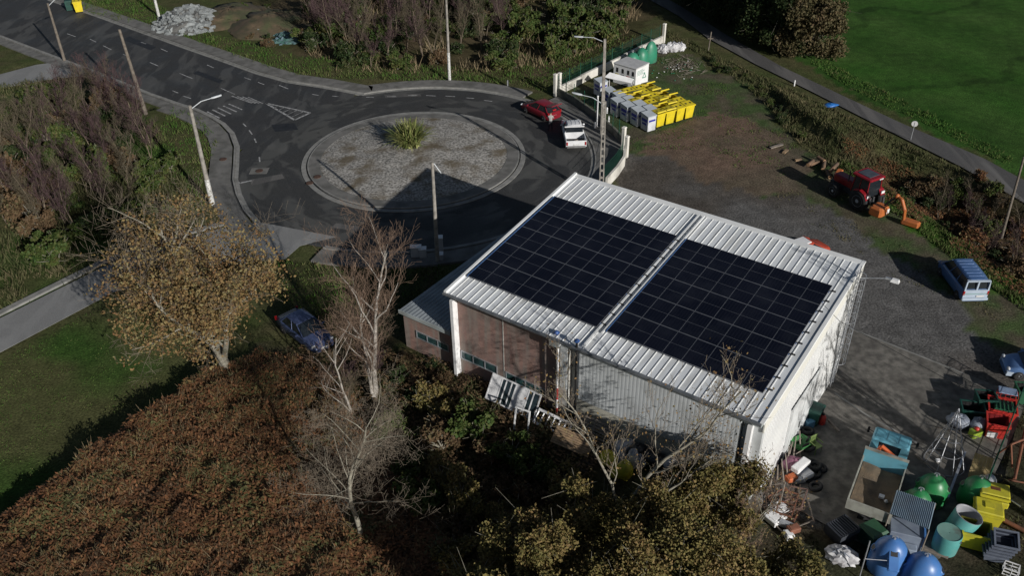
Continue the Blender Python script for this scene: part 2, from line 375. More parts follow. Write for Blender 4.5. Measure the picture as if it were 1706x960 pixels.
# ------------------------------------------------------------ asphalt
def asphalt(name, c1, c2, c3, ang=0., streak=6., polar=False):
    m, nt, b = new_mat(name); N = nt.nodes; L = nt.links
    g = N.new('ShaderNodeNewGeometry'); mp = N.new('ShaderNodeMapping'); mp.inputs['Rotation'].default_value = (0, 0, ang); mp.inputs['Scale'].default_value = (1, 1/streak, 1)
    L.new(g.outputs['Position'], mp.inputs[0]); src0 = mp.outputs[0]
    if polar:
        sb = N.new('ShaderNodeVectorMath'); sb.operation = 'SUBTRACT'; L.new(g.outputs['Position'], sb.inputs[0]); sb.inputs[1].default_value = (CX, CY, 0)
        ln = N.new('ShaderNodeVectorMath'); ln.operation = 'LENGTH'; L.new(sb.outputs[0], ln.inputs[0]); sx = N.new('ShaderNodeSeparateXYZ'); L.new(sb.outputs[0], sx.inputs[0])
        at = N.new('ShaderNodeMath'); at.operation = 'ARCTAN2'; L.new(sx.outputs[1], at.inputs[0]); L.new(sx.outputs[0], at.inputs[1]); ml = N.new('ShaderNodeMath'); ml.operation = 'MULTIPLY'; ml.inputs[1].default_value = 13/streak; L.new(at.outputs[0], ml.inputs[0])
        cb = N.new('ShaderNodeCombineXYZ'); L.new(ln.outputs['Value'], cb.inputs[0]); L.new(ml.outputs[0], cb.inputs[1]); src0 = cb.outputs[0]
    def noise(s, src, d=6, dist=0): n = N.new('ShaderNodeTexNoise'); n.inputs['Scale'].default_value = s; n.inputs['Detail'].default_value = d; n.inputs['Distortion'].default_value = dist; L.new(src, n.inputs['Vector']); return n.outputs['Fac']
    def mix(f, a, c):
        x = N.new('ShaderNodeMix'); x.data_type = 'RGBA'; L.new(f, x.inputs['Factor'])
        for k, v in ((6, a), (7, c)):
            if isinstance(v, tuple): x.inputs[k].default_value = (*v, 1)
            else: L.new(v, x.inputs[k])
        return x.outputs[2]
    def mr(v, a, z): r = N.new('ShaderNodeMapRange'); r.inputs[1].default_value = a; r.inputs[2].default_value = z; L.new(v, r.inputs[0]); return r.outputs[0]
    c = mix(mr(noise(.30, src0, 9, .9), .46, .56), c1, c2)
    c = mix(mr(noise(.55, src0, 8, .6), .56, .80), c, c3)
    c = mix(mr(noise(.7, src0, 9, .7), .50, .56), c, tuple(v*.8 for v in c1))
    sp = noise(30, g.outputs['Position'], 2); c = mix(mr(sp, .2, .95), c, tuple(v*1.5 for v in c2))
    L.new(c, b.inputs['Base Color']); L.new(mr(noise(.3, g.outputs['Position']), .2, 1.1), b.inputs['Roughness']); b.inputs['Specular IOR Level'].default_value = .22
    r = N.new('ShaderNodeMapRange'); r.inputs[1].default_value = .35; r.inputs[2].default_value = .65; r.inputs[3].default_value = .55; r.inputs[4].default_value = .85
    L.new(noise(.3, g.outputs['Position']), r.inputs[0]); L.new(r.outputs[0], b.inputs['Roughness'])
    bp = N.new('ShaderNodeBump'); bp.inputs['Strength'].default_value = .25; bp.inputs['Distance'].default_value = .01; L.new(sp, bp.inputs['Height']); L.new(bp.outputs[0], b.inputs['Normal'])
    return m
rdir = math.atan2(G2(0, 20)[1]-G2(400, 150)[1], G2(0, 20)[0]-G2(400, 150)[0])-math.pi/2
A1 = asphalt('asphalt_main', (.010, .011, .014), (.062, .062, .061), (.12, .118, .112), -rdir, 3.5)
A1c = asphalt('asphalt_circle', (.009, .010, .013), (.066, .066, .063), (.125, .122, .115), .6, 2.2, True)
A2 = asphalt('asphalt_country', (.045, .045, .047), (.11, .105, .10), (.17, .165, .16), .72, 12)
A3 = asphalt('asphalt_pale', (.17, .17, .17), (.21, .21, .205), (.12, .12, .12), .9, 3)
conc = M('concrete_pave', (.17, .165, .155), (.12, .117, .11), 1.2, .9, bump=.3, dirt=(.07, .07, .06), dscale=.6, damt=.6, coord='World')
kerbm = M('kerb_stone', (.26, .255, .24), (.19, .19, .18), 2, .9, dirt=(.10, .10, .09), dscale=1.2, coord='World')
yardm = M('yard_concrete', (.185, .172, .15), (.085, .08, .07), 2.2, .9, bump=.3, dirt=(.05, .045, .04), dscale=.5, damt=.7, coord='World')
def circle(r, n=96, a0=0, a1=2*math.pi): return [(CX+r*math.cos(a0+(a1-a0)*k/n), CY+r*math.sin(a0+(a1-a0)*k/n)) for k in range(n+1)]
def sheet(name, poly, z, mat):
    o = MB().prism(poly, z-.02, z).build(name, mat); return struct(o)
sheet('road', ROAD1, .012, A1)
sheet('road', circle(RO, 96)[:-1], .018, A1c)
sheet('road', LANE, .024, A3)
sheet('country_road', ROAD2, .05, A2)
sheet('side_road', SIDE, .03, A3)
sheet('yard', YARDC, .015, yardm)
def ang(px, py): p = G2(px, py); return math.atan2(p[1]-CY, p[0]-CX)
# pavements
mb = MB()
E1 = [Vector(G2(*p)) for p in [(-60, -52), (60, -14), (85, 0), (150, 22), (220, 47), (300, 76), (380, 104), (430, 122), (480, 136), (540, 145)]]
a_top = ang(600, 149); a_s = ang(540, 413); a_l = ang(440, 385); a_m = ang(330, 187)
if a_s > a_top: a_s -= 2*math.pi
arcE = circle(RO, 70, a_top, a_s)
E1p = E1+[Vector(p) for p in arcE]
def dens(P, k=3): return P
mb.ribbon(E1p[:30], .3, 2.0, -.2, .10)
a_w = ang(905, 184)
o = mb.build('pavement', conc); struct(o)
km = MB(); km.ribbon(E1p, .0, .14, -.2, .125); km.ribbon(E1p, -.32, -.02, -.1, .030)
arcS = circle(RO, 20, a_s-.0, a_s+.9)
# south part of the ring pavement
sp_ = MB(); sp_.ribbon(circle(RO, 40, a_s+1.2, a_s), .3, 1.9, -.2, .10); struct(sp_.build('pavement', conc))
# east: wide pavement up to the fence wall
eastp = circle(RO+.16, 24, a_w, ang(985, 330)); wallE = px_poly([(1000, 335), (1016, 300), (1040, 252), (1040, 243), (1020, 226), (990, 200), (955, 176), (928, 162), (905, 172)])
ep = MB().prism(eastp+wallE, -.1, .095); struct(ep.build('pavement', conc))
# west pavement
a_l2 = a_l; a_m2 = a_m
if a_m2 > a_l2: a_m2 -= 2*math.pi
wm = MB(); arcW = circle(RO, 40, a_l2 if a_l2 < 0 else a_l2, a_m2)
wpoly = [Vector(G2(*p)) for p in [(452, 391), (428, 374), (408, 350), (396, 325), (390, 300), (392, 270), (393, 245), (385, 223), (370, 207), (350, 195), (325, 183), (290, 172), (245, 156), (160, 121), (100, 99), (60, 84), (0, 61), (-80, 30)]]
wm.ribbon(wpoly[::-1][6:], -2.1, -.3, -.2, .10); wm.ribbon(wpoly[::-1][:8], -1.4, -.3, -.2, .09)
struct(wm.build('pavement', conc))
km.ribbon(wpoly[::-1], -.14, 0, -.2, .125); km.ribbon(wpoly[::-1], .02, .34, -.1, .030)
lk = [Vector(G2(*p)) for p in [(-100, 585), (0, 526), (170, 441), (300, 394), (400, 368)]]
km.ribbon(lk, 0, .5, -.1, .09)
struct(km.build('kerb', kerbm))
# painted marks
paint = M('road_paint', (.42, .42, .42), (.24, .24, .24), 2.5, .8, dirt=(.07, .07, .07), dscale=3, damt=.8, coord='World')
pm = MB()
def mark(p, q, w=.13, z=.024):
    a = Vector(G2(*p)); b = Vector(G2(*q)); d = (b-a).normalized(); n = Vector((-d.y, d.x))*w/2
    pm.add([(*(a-n), z), (*(b-n), z), (*(b+n), z), (*(a+n), z)], [(0, 1, 2, 3)])
for p, q in [((368, 147), (391, 157)), ((299, 122), (321, 131)), ((250, 104), (264, 110)), ((268, 81), (279, 86)), ((235, 70), (243, 73)), ((172, 76), (186, 83)), ((112, 56), (126, 61)),
             ((345, 108), (356, 113)), ((407, 129), (418, 133)), ((430, 137), (440, 141)), ((465, 142), (480, 148)), ((305, 160), (318, 164)), ((287, 151), (297, 155)), ((405, 206), (410, 211)), ((415, 217), (420, 224)),
             ((424, 231), (427, 238)), ((432, 262), (433, 270)), ((205, 90), (216, 95)), ((150, 65), (160, 70)), ((520, 157), (531, 159)), ((553, 160), (564, 161)), ((610, 162), (623, 162)), ((645, 161), (660, 161)), ((680, 159), (695, 159)),
             ((710, 159), (726, 160)), ((742, 160), (758, 161)), ((776, 163), (790, 164)), ((806, 167), (820, 169))]: mark(p, q, .12)
for k in range(5): mark((345+k*9, 186-k*3.2), (366+k*9.5, 197-k*3.5), .16); 
for k in range(4): mark((386+k*9, 160+k*.6), (420+k*6, 172+k*.2), .13)
tri = [(443, 172), (517, 188), (491, 200)]
for a, b_2 in zip(tri, tri[1:]+tri[:1]): mark(a, b_2, .22)
for k in range(1, 7): t = k/7; mark((443+74*t, 172+16*t), (443+48*t, 172+28*t), .08)
mark((392, 307), (420, 301), .2); mark((392, 303), (402, 305), .1)
struct(pm.build('road_marking', paint))
for q_, sc_ in (([(215, 60), (260, 78), (252, 84), (206, 66)], 0), ([(452, 208), (490, 205), (497, 216), (458, 220)], 0), ([(415, 300), (470, 290), (474, 297), (420, 309)], 1), ([(640, 158), (700, 156), (702, 160), (642, 163)], 1), ([(560, 372), (612, 380), (606, 388), (552, 379)], 1), ([(330, 118), (372, 134), (366, 139), (322, 122)], 0)): sheet('road_patch', px_poly(q_), .0205, [A2, M('tar_patch', (.012, .012, .014), (.022, .022, .024), 2, .6)][sc_ == 0])
# wheel of the roundabout
im = MB(); 
def annul(m, r0, r1, z, zb, n=96):
    a = circle(r0, n)[:-1]; b = circle(r1, n)[:-1]
    vs = [(x, y, z) for x, y in a]+[(x, y, z) for x, y in b]+[(x, y, zb) for x, y in a]+[(x, y, zb) for x, y in b]
    fs = []
    for k in range(n):
        j = (k+1) % n; fs += [(k, n+k, n+j, j), (n+k, 3*n+k, 3*n+j, n+j), (k, j, 2*n+j, 2*n+k)]
    m.add(vs, fs)
annul(im, 9.16, RI, .07, -.05); struct(im.build('kerb', kerbm))
im = MB(); annul(im, 9.02, 9.12, .15, -.05); struct(im.build('kerb', kerbm)); im = MB(); annul(im, 9.125, 9.155, .03, -.05); annul(im, 9.165, 9.235, .076, -.05); struct(im.build('kerb_joint', M('joint_dark', (.02, .02, .02), None, 3, .9)))
im = MB(); annul(im, 8.05, 9.02, .145, -.05); struct(im.build('island_path', conc))
gravm = M('gravel', (.44, .42, .385), (.11, .105, .095), 5.5, .95, bump=1., bscale=14, dirt=(.11, .085, .05), dscale=.6, damt=.9, coord='World')
n = 40; V = []; Fc = []
for k in range(n):
    r = 8.1*k/(n-1)
    for j in range(72):
        t = 2*math.pi*j/72; x, y = CX+r*math.cos(t), CY+r*math.sin(t)
        V.append((x, y, .12+.35*(1-(r/8.1)**2)+(float(vnoise(x, y, .7, 3))-.5)*.06*(r < 8)))
for k in range(n-1):
    for j in range(72): Fc.append((k*72+j, k*72+(j+1) % 72, k*72+72+(j+1) % 72, k*72+72+j))
mb = MB(); mb.add(V, [f[::-1] for f in Fc], True); tag(struct(mb.build('gravel_island', gravm)))
# covers in the road
cov = M('iron_cover', (.07, .04, .03), (.12, .07, .05), 6, .8, metal=.3)
for (px, py, lab) in [((432), 285, 'iron manhole cover in pale concrete square on the road left of the roundabout island'), (372, 267, 'small rusty cover in the pavement beside the tall striped-foot pole'), (529, 297, 'rusty round cover in the concrete ring left of the gravel'), (516, 306, 'rusty patch cover at the outer edge of the island ring')]:
    p = G(px, py); mb = MB().at(p.x, p.y, .02 if px == 432 else (.1 if px == 372 else (.14 if px == 529 else .068)))
    if px == 432: mb.box(-.75, .75, -.55, .55, -.01, .012); mb.mat(1)
    mb.lathe([(.33, 0), (.33, .02), (.26, .026)], 16); tag(mb.build('manhole_cover', [conc if px == 432 else cov, cov]), lab, 'manhole cover')
# joints in the yard slab
jm = MB()
for p, q in (((1412, 546), (1606, 623)), ((1390, 655), (1440, 690)), ((1440, 690), (1530, 740))):
    a = Vector(G2(*p)); b = Vector(G2(*q)); jm.ribbon([a, b], -.06, .06, 0, .025)
struct(jm.build('yard_kerb', kerbm))
# ------------------------------------------------------------ building
white = M('white_cladding', (.80, .81, .80), (.72, .73, .73), .6, .45, dirt=(.55, .54, .50), dscale=.5, damt=.3)
roofw = M('roof_sheet', (.68, .71, .73), (.60, .62, .64), .5, .42, dirt=(.42, .42, .39), dscale=1.6, damt=.6, stretch=(1.4, .25, 1))
ribw = M('roof_rib', (.80, .81, .80), (.7, .71, .7), .8, .4)
creamm = M('cream_flashing', (.76, .75, .68), (.70, .70, .65), 1, .5)
brick = M('brick_wall', (.34, .20, .16), (.26, .165, .14), 1.4, .9, dirt=(.16, .14, .12), dscale=.45, damt=.8)
# brick courses
nt = brick.node_tree; N = nt.nodes; L = nt.links; b = N['Principled BSDF']; lk_ = b.inputs['Base Color'].links[0].from_socket
tc = N.new('ShaderNodeTexCoord'); sx = N.new('ShaderNodeSeparateXYZ'); L.new(tc.outputs['Object'], sx.inputs[0]); cx = N.new('ShaderNodeCombineXYZ'); L.new(sx.outputs[0], cx.inputs[0]); L.new(sx.outputs[2], cx.inputs[1])
bt = N.new('ShaderNodeTexBrick'); bt.inputs['Scale'].default_value = 3.2; bt.inputs['Mortar Size'].default_value = .035; bt.inputs['Color1'].default_value = (1, 1, 1, 1); bt.inputs['Color2'].default_value = (.7, .72, .75, 1); bt.inputs['Mortar'].default_value = (.85, .95, 1, 1)
L.new(cx.outputs[0], bt.inputs['Vector']); mx = N.new('ShaderNodeMix'); mx.data_type = 'RGBA'; mx.blend_type = 'MULTIPLY'; mx.inputs['Factor'].default_value = .7
L.new(lk_, mx.inputs[6]); L.new(bt.outputs['Color'], mx.inputs[7])
# grey weather streaks running down
st = N.new('ShaderNodeTexNoise'); st.inputs['Scale'].default_value = 1.6; st.inputs['Detail'].default_value = 5; mp = N.new('ShaderNodeMapping'); mp.inputs['Scale'].default_value = (1.6, 1, .16); L.new(tc.outputs['Object'], mp.inputs[0]); L.new(mp.outputs[0], st.inputs['Vector'])
rr = N.new('ShaderNodeMapRange'); rr.inputs[1].default_value = .46; rr.inputs[2].default_value = .68; rr.inputs[4].default_value = .9; L.new(st.outputs[0], rr.inputs[0])
m2 = N.new('ShaderNodeMix'); m2.data_type = 'RGBA'; L.new(rr.outputs[0], m2.inputs['Factor']); L.new(mx.outputs[2], m2.inputs[6]); m2.inputs[7].default_value = (.25, .22, .19, 1)
L.new(m2.outputs[2], b.inputs['Base Color'])
render_ = M('pale_render', (.50, .48, .40), (.40, .39, .33), 1, .9, dirt=(.22, .20, .15), dscale=.5, damt=.5)
clad = M('grey_cladding', (.56, .585, .59), (.50, .525, .53), .6, .5, dirt=(.28, .28, .26), dscale=.6, damt=.4)
fasc = M('fascia', (.40, .44, .44), (.30, .34, .34), 1, .6, dirt=(.2, .2, .18), dscale=1.2)
conp = M('concrete_pilaster', (.50, .49, .45), (.42, .41, .38), 1, .85, dirt=(.2, .2, .17), dscale=.8)
pvc = M('white_pvc', (.80, .80, .80), (.7, .7, .7), 2, .4)
blk = M('black_paint', (.012, .012, .014), (.02, .02, .02), 3, .5)
glassd = M('dark_glass', (.02, .03, .035), (.03, .045, .05), 2, .12, spec=.8)
glasst = M('teal_glass', (.05, .11, .11), (.02, .05, .055), 1.5, .12, spec=.8)
alu = M('aluminium', (.55, .57, .6), (.45, .47, .5), 4, .4, metal=.6)
BY = -.6338; BL, BW, HF, HB = 18.5, 12.97, 6.30, 7.80
bld = thing('warehouse', 'white-roofed warehouse with two arrays of dark solar panels and a brick front', 'building', (-3.51, 40.63, 0), BY)
bx_ = Vector((math.cos(BY), math.sin(BY), 0)); by_ = Vector((-math.sin(BY), math.cos(BY), 0)); BO = Vector((-3.51, 40.63, 0))
def bw(x, y, z=0): return BO+bx_*x+by_*y+Vector((0, 0, z))
sl_ = (HB-HF)/BW
def rz_(y): return HF+sl_*y
# walls
w = MB(); w.box(.02, 7.28, 0, .25, .0, HF-.1); w.build('brick_wall', brick, bld)
w = MB(); w.box(3.66, 3.72, -.02, 0, 1.6, HF-.12); w.build('wall_joint', conp, bld)
w = MB(); w.box(.02, .25, .27, BW-.02, 0, HF-.15); w.add([(.02, .27, HF-.15), (.25, .27, HF-.15), (.25, BW-.02, HF-.15), (.02, BW-.02, HF-.15), (.02, .27, rz_(.27)-.12), (.25, .27, rz_(.27)-.12), (.25, BW-.02, HB-.12), (.02, BW-.02, HB-.12)], [(0, 1, 5, 4), (1, 2, 6, 5), (2, 3, 7, 6), (3, 0, 4, 7), (4, 5, 6, 7)])
w.build('side_wall', white, bld)
w = MB(); w.box(.27, BL-.02, BW-.25, BW, 0, HB-.15); w.build('back_wall', white, bld)
# lower render plinth and corrugated cladding on the front right half
w = MB(); w.box(8.62, 17.5, -.22, .2, 0, 2.86); w.build('plinth_wall', render_, bld)
w = MB(); x = 8.72; n = 0; prof = []
while x < 17.5: prof += [(x, -.252), (x+.08, -.252), (x+.14, -.2465), (x+.16, -.2465)]; x += .21
vs_ = [(a, b, 2.72) for a, b in prof]+[(a, b, HF-.25) for a, b in prof]; k = len(prof)
w.add(vs_, [(i, i+1, k+i+1, k+i) for i in range(k-1)]); w.build('metal_cladding', clad, bld)
w = MB(); w.box(8.62, 17.5, -.22, .2, 2.88, HF-.2); w.build('cladding_wall', clad, bld)
# recess between the halves, pilasters
w = MB(); w.box(7.30, 8.60, .1, .3, 0, HF-.1); w.build('recess_wall', conp, bld)
w = MB(); w.box(7.34, 8.05, -.28, .08, 0, HF-.3); w.build('pilaster', conp, bld)
w = MB(); w.box(7.62, 8.05, -.34, -.285, 3.1, HF-.35); w.build('pilaster_cladding', clad, bld)
w = MB(); w.box(.34, .54, -.42, -.003, 0, HF-.45); w.build('pilaster', pvc, bld)
w = MB(); w.box(17.55, BL, -.02, .2, 0, HF-.2); w.build('corner_wall', clad, bld)
w = MB(); w.box(17.84, 18.06, -.34, -.025, 0, HF-.55); w.build('pilaster', pvc, bld)
# windows in the front
def strip_window(x0, x1, z0, z1, n, y=0., par=bld, bars=True):
    f = MB(); f.box(x0, x1, y-.05, y-.004, z0, z0+.06); f.box(x0, x1, y-.05, y-.004, z1-.06, z1)
    for i in range(n+1): xx = x0+(x1-x0-.06)*i/n; f.box(xx, xx+.06, y-.05, y-.004, z0+.06, z1-.06)
    fo = f.build('window', alu, par)
    g = MB()
    for i in range(n):
        xx = x0+.06+(x1-x0-.06)*i/n; g.box(xx, xx+(x1-x0-.06)/n-.06, y-.02, y-.006, z0+.06, z1-.06)
    g.build('pane', glasst, fo)
strip_window(.62, 3.22, 1.58, 2.2, 3)
strip_window(3.8, 6.5, 1.5, 2.1, 4)
# dried climber over the right-hand window
# fascia under the roof edge, gutter, brackets
w = MB(); w.box(-.05, 7.3, -.14, -.003, HF-.42, HF-.12); w.box(7.3, BL-.02, -.38, -.06, HF-.36, HF-.14); w.build('fascia', fasc, bld)
w = MB(); w.box(-.02, BL, -.56, -.40, HF-.13, HF-.02); w.build('gutter', M('gutter', (.10, .11, .12), (.16, .17, .18), 3, .5), bld)
w = MB(); w.box(7.05, 7.62, -.55, -.39, HF-.5, HF-.14); w.build('fascia_box', fasc, bld)
w = MB(); w.tube((7.75, -.48, HF-.1), (7.55, -.45, HF-.5), .055, n=8); w.tube((7.55, -.45, HF-.5), (7.52, -.42, 3.2), .06, n=8); w.build('downpipe', pvc, bld)
w = MB(); w.tube((7.52, -.42, 3.2), (7.52, -.42, .2), .055, n=8); w.mat(1); w.tube((7.52, -.42, 3.0), (7.52, -.42, 2.2), .06, n=8); w.tube((7.52, -.42, 1.6), (7.52, -.42, .3), .06, n=8)
w.build('striped_pole', [pvc, M('red_paint', (.45, .03, .03), None, 3, .5)], bld)
w = MB(); w.tube((8.66, -.45, HF+.35), (8.66, -.42, .3), .06, n=8); w.build('vent_pipe', blk, bld)
capb = M('blue_cap', (.03, .10, .33), None, 3, .4)
w = MB(); w.at(8.66, -.45, HF+.35).lathe([(.12, 0), (.16, .06), (.05, .16)], 10); w.at(7.25, -.15, HF+.05).lathe([(.12, 0), (.17, .08), (.05, .18)], 10); w.build('vent_cap', capb, bld)
# gable wall on the yard side
w = MB(); w.box(BL-.25, BL-.004, .22, BW-.02, 0, HF-.2)
w.add([(BL-.25, .22, HF-.2), (BL-.004, .22, HF-.2), (BL-.004, BW-.02, HF-.2), (BL-.25, BW-.02, HF-.2), (BL-.25, .22, rz_(.2)-.12), (BL-.004, .22, rz_(.2)-.12), (BL-.004, BW-.02, HB-.12), (BL-.25, BW-.02, HB-.12)], [(0, 1, 5, 4), (1, 2, 6, 5), (2, 3, 7, 6), (3, 0, 4, 7), (4, 5, 6, 7)])
w.build('gable_wall', white, bld)
w = MB()
y = .25
while y < BW-.1:
    w.box(BL, BL+.01, y, y+.09, .3, rz_(y)-.75); y += .25
w.build('gable_rib', white, bld)
w = MB(); P = []
n = 60
w.add([(BL+.0, -.1, HF-.85), (BL+.06, -.1, HF-.85), (BL+.06, BW, HB-.85), (BL+.0, BW, HB-.85), (BL+.0, -.1, HF-.02), (BL+.06, -.1, HF-.02), (BL+.06, BW, HB-.02), (BL+.0, BW, HB-.02)], [(0, 1, 5, 4), (1, 2, 6, 5), (2, 3, 7, 6), (3, 0, 4, 7), (4, 5, 6, 7), (3, 2, 1, 0)])
w.build('gable_flashing', creamm, bld)
w = MB(); w.box(BL+.02, BL+.09, 4.3, 8.2, .05, 3.6); w.box(BL+.09, BL+.13, 4.2, 8.3, 3.6, 3.75); w.box(BL+.09, BL+.12, 4.3, 4.38, .05, 3.6); w.box(BL+.09, BL+.12, 6.2, 6.28, .05, 3.6)
dr = w.build('sliding_door', M('door_white', (.74, .76, .76), None, 1, .4), bld)
MB().box(BL+.12, BL+.16, 6.0, 6.06, 1.1, 1.5).build('handle', blk, dr)
# caged ladder
w = MB(); lx = BL+.22
for yy in (11.0, 11.5): w.tube((lx, yy, .4), (lx, yy, HB+.6), .03, n=5)
z = .6
while z < HB+.5: w.tube((lx, 11.0, z), (lx, 11.5, z), .018, n=4); z += .3
for k in range(9):
    z = 2.2+k*.72; w.ring((lx, 11.25, z), .42, .02, 8, 4, 'Z', -math.pi/2*1.0, math.pi/2*1.0)
for t in (-1.2, -.6, 0, .6, 1.2): w.tube((lx+.42*math.cos(t), 11.25+.42*math.sin(t), 2.2), (lx+.42*math.cos(t), 11.25+.42*math.sin(t), HB), .015, n=4)
for z in (1.5, 4., 6.5): w.tube((BL, 11.0, z), (lx, 11.0, z), .02, n=4); w.tube((BL, 11.5, z), (lx, 11.5, z), .02, n=4)
w.build('caged_ladder', alu, bld)
# yard floodlight on an arm
w = MB(); w.tube((BL, 12.7, 6.9), (BL+1.35, 12.95, 7.25), .03, n=6); w.cbox(BL+1.45, 12.96, 7.26, .35, .12, .1)
fl = w.build('lamp_arm', alu, bld); MB().box(BL+1.55, BL+2.0, 12.8, 13.12, 7.18, 7.34, .06, .06).build('lamp_head', pvc, fl)
# roof
def rp(x, y, o=0.): return (x, y, rz_(y)+o)
def rbox(m, x0, x1, y0, y1, o0, o1, c=0.):
    m.add([rp(x0, y0, o0), rp(x1, y0, o0), rp(x1, y1, o0), rp(x0, y1, o0), rp(x0+c, y0, o1), rp(x1-c, y0, o1), rp(x1-c, y1, o1), rp(x0+c, y1, o1)], [(3, 2, 1, 0), (4, 5, 6, 7), (0, 1, 5, 4), (1, 2, 6, 5), (2, 3, 7, 6), (3, 0, 4, 7)])
w = MB(); rbox(w, .0, BL, -.42, BW, -.1, 0); roof = w.build('roof', roofw, bld)
w = MB(); nr = 44
for i in range(nr):
    x = .42+i*(17.95-.42)/(nr-1)
    if i % 1 == 0: rbox(w, x-.032, x+.032, -.40, BW-.32, .003, .032, .012)
w.build('roof_rib', ribw, roof)
w = MB(); rbox(w, -.02, .2, -.44, BW+.02, .003, .14, .03); rbox(w, .2, BL+.02, BW-.3, BW+.04, .003, .05); rbox(w, BL-.12, BL+.1, -.44, BW+.04, .004, .06, .02)
w.build('roof_trim', ribw, roof)
# solar arrays
cell = M('solar_cells', (.003, .0034, .008), (.0055, .006, .012), .35, .22, spec=.45, dirt=(.02, .022, .03), dscale=.9, damt=.35)
# thin cell lines
nt = cell.node_tree; N = nt.nodes; L = nt.links; b = N['Principled BSDF']; tc = N.new('ShaderNodeTexCoord'); wv = N.new('ShaderNodeTexWave'); wv.inputs['Scale'].default_value = 1.9; wv.bands_direction = 'X'; L.new(tc.outputs['Object'], wv.inputs['Vector'])
lk_ = b.inputs['Base Color'].links[0].from_socket; rr = N.new('ShaderNodeMapRange'); rr.inputs[1].default_value = .86; rr.inputs[2].default_value = 1; L.new(wv.outputs['Color'], rr.inputs[0]); mx = N.new('ShaderNodeMix'); mx.data_type = 'RGBA'; L.new(rr.outputs[0], mx.inputs[0]); L.new(lk_, mx.inputs[6]); mx.inputs[7].default_value = (.010, .011, .018, 1); L.new(mx.outputs[2], b.inputs['Base Color'])
frm = M('panel_frame', (.19, .20, .22), (.15, .16, .18), 4, .35, metal=.4)
dk = M('rail_alu', (.05, .12, .30), (.07, .16, .36), 3, .5, metal=.2)
for nm, (x0, lab) in enumerate(((.42, 'left array of forty dark solar panels'), (9.42, 'right array of forty dark solar panels'))):
    rail = MB()
    y0 = 1.2
    for r in range(10): yy = y0+.35+r*.885; rbox(rail, x0-.06, x0+8.42, yy, yy+.05, .08, .13)
    rbox(rail, x0-.05, x0-.01, y0, y0+8.86, .08, .19)
    ro = rail.build('solar_array', dk, bld); ro['label'] = lab
    for i in range(8):
        for j in range(5):
            xa = x0+i*1.05; ya = y0+j*1.775
            p = MB(); rbox(p, xa, xa+1.04, ya, ya+1.76, .135, .17)
            p.mat(1); e = .022
            rbox(p, xa+e*.6, xa+1.04-e*.6, ya+e, ya+.88-.009, .165, .1725); rbox(p, xa+e*.6, xa+1.04-e*.6, ya+.88+.009, ya+1.76-e, .165, .1725)
            p.build('solar_panel', [frm, cell], ro)
for xx in (9.0, 18.0):
    for k in range(10): w = MB(); yy = 1.6+k*.9; rbox(w, xx-.12, xx+.12, yy, yy+.06, .08, .14); w.build('roof_clamp', blk, roof)
w = MB(); rbox(w, 8.88, 8.98, -.3, BW-.4, .08, .12); rbox(w, 9.22, 9.3, 1., BW-.4, .08, .16); w.build('cable_tray', ribw, roof)
# overhead cable rising over the roof
w = MB(); P = [Vector((17.9, 8.3, rz_(8.3)+.3)), Vector((BL+.5, 8.1, 7.0)), Vector((BL+6, 7.4, 6.3)), Vector((BL+14, 6.3, 6.6))]; w.path(P, .012, 4); w.build('service_cable', blk, bld)
# annex on the low side
anx = MB(); ax0, ah = -3.8, 3.25
anx.box(ax0, -.02, .05, .25, 0, ah-.1); anx.box(ax0, ax0+.2, .25, BW, 0, ah-.1); an = anx.build('annex_wall', brick, bld)
w = MB(); w.add([(ax0-.15, -.1, ah-.08), (-.01, -.1, ah-.08), (-.01, BW, ah-.08), (ax0-.15, BW, ah-.08), (ax0-.15, -.1, ah-.02), (-.01, -.1, ah+.1), (-.01, BW, ah+.1), (ax0-.15, BW, ah-.02)], [(4, 5, 6, 7), (0, 1, 5, 4), (3, 0, 4, 7), (2, 3, 7, 6)])
ar = w.build('annex_roof', M('annex_sheet', (.30, .33, .35), (.22, .25, .27), 1, .6, dirt=(.14, .15, .15), dscale=.5), bld)
w = MB(); w.box(ax0-.17, -.02, -.16, -.105, ah-.22, ah+.02); w.build('annex_fascia', fasc, bld)
strip_window(-2.85, -.35, 1.55, 2.1, 3, .05)
w = MB()
for k in range(14): xx = ax0+.1+k*.27; w.box(xx, xx+.03, -.09, BW-.1, ah-.01+.0086*k, ah+.012+.0086*k)
w.build('annex_rib', ar.data.materials[0], ar)
# bent cable conduit at the annex foot
# ------------------------------------------------------------ stuff leaning on the front wall
frames = thing('window_frames', 'large white window frames with curtains leaning against the brick wall', 'window frames', bw(3.25, -1.4, .55), BY)
w = MB(M4=Matrix.Rotation(R(-32), 4, 'X'))
wd = 4.6; ht = 1.75; frames.scale = (.72, 1, .95)
w.box(0, wd, -.05, 0, .25, .33); w.box(0, wd, -.05, 0, ht, ht+.09); 
for x in (0, .95, 1.35, 1.85, 2.25, 2.6, 3.45, 3.9, 4.5): w.box(x, x+.1, -.05, 0, .33, ht)
w.box(.1, .95, -.035, -.015, .33, ht); w.box(2.35, 2.6, -.035, -.015, .33, ht); w.box(2.70, 3.45, -.035, -.015, .33, ht); w.build('frame', pvc, frames)
w = MB(M4=Matrix.Rotation(R(-32), 4, 'X'))
for x in (1.05, 1.45, 1.95, 3.55, 4.0): w.box(x, x+.42 if x != 1.05 else x+.3, -.03, -.02, .33, ht)
w.build('pane', glassd, frames)
fr2 = thing('loose_window_frame', 'small empty white window frame standing at the end of the large white frames', 'window frame', bw(5.95, -2.3, .6), BY+R(8))
w = MB(M4=Matrix.Rotation(R(-12), 4, 'X'))
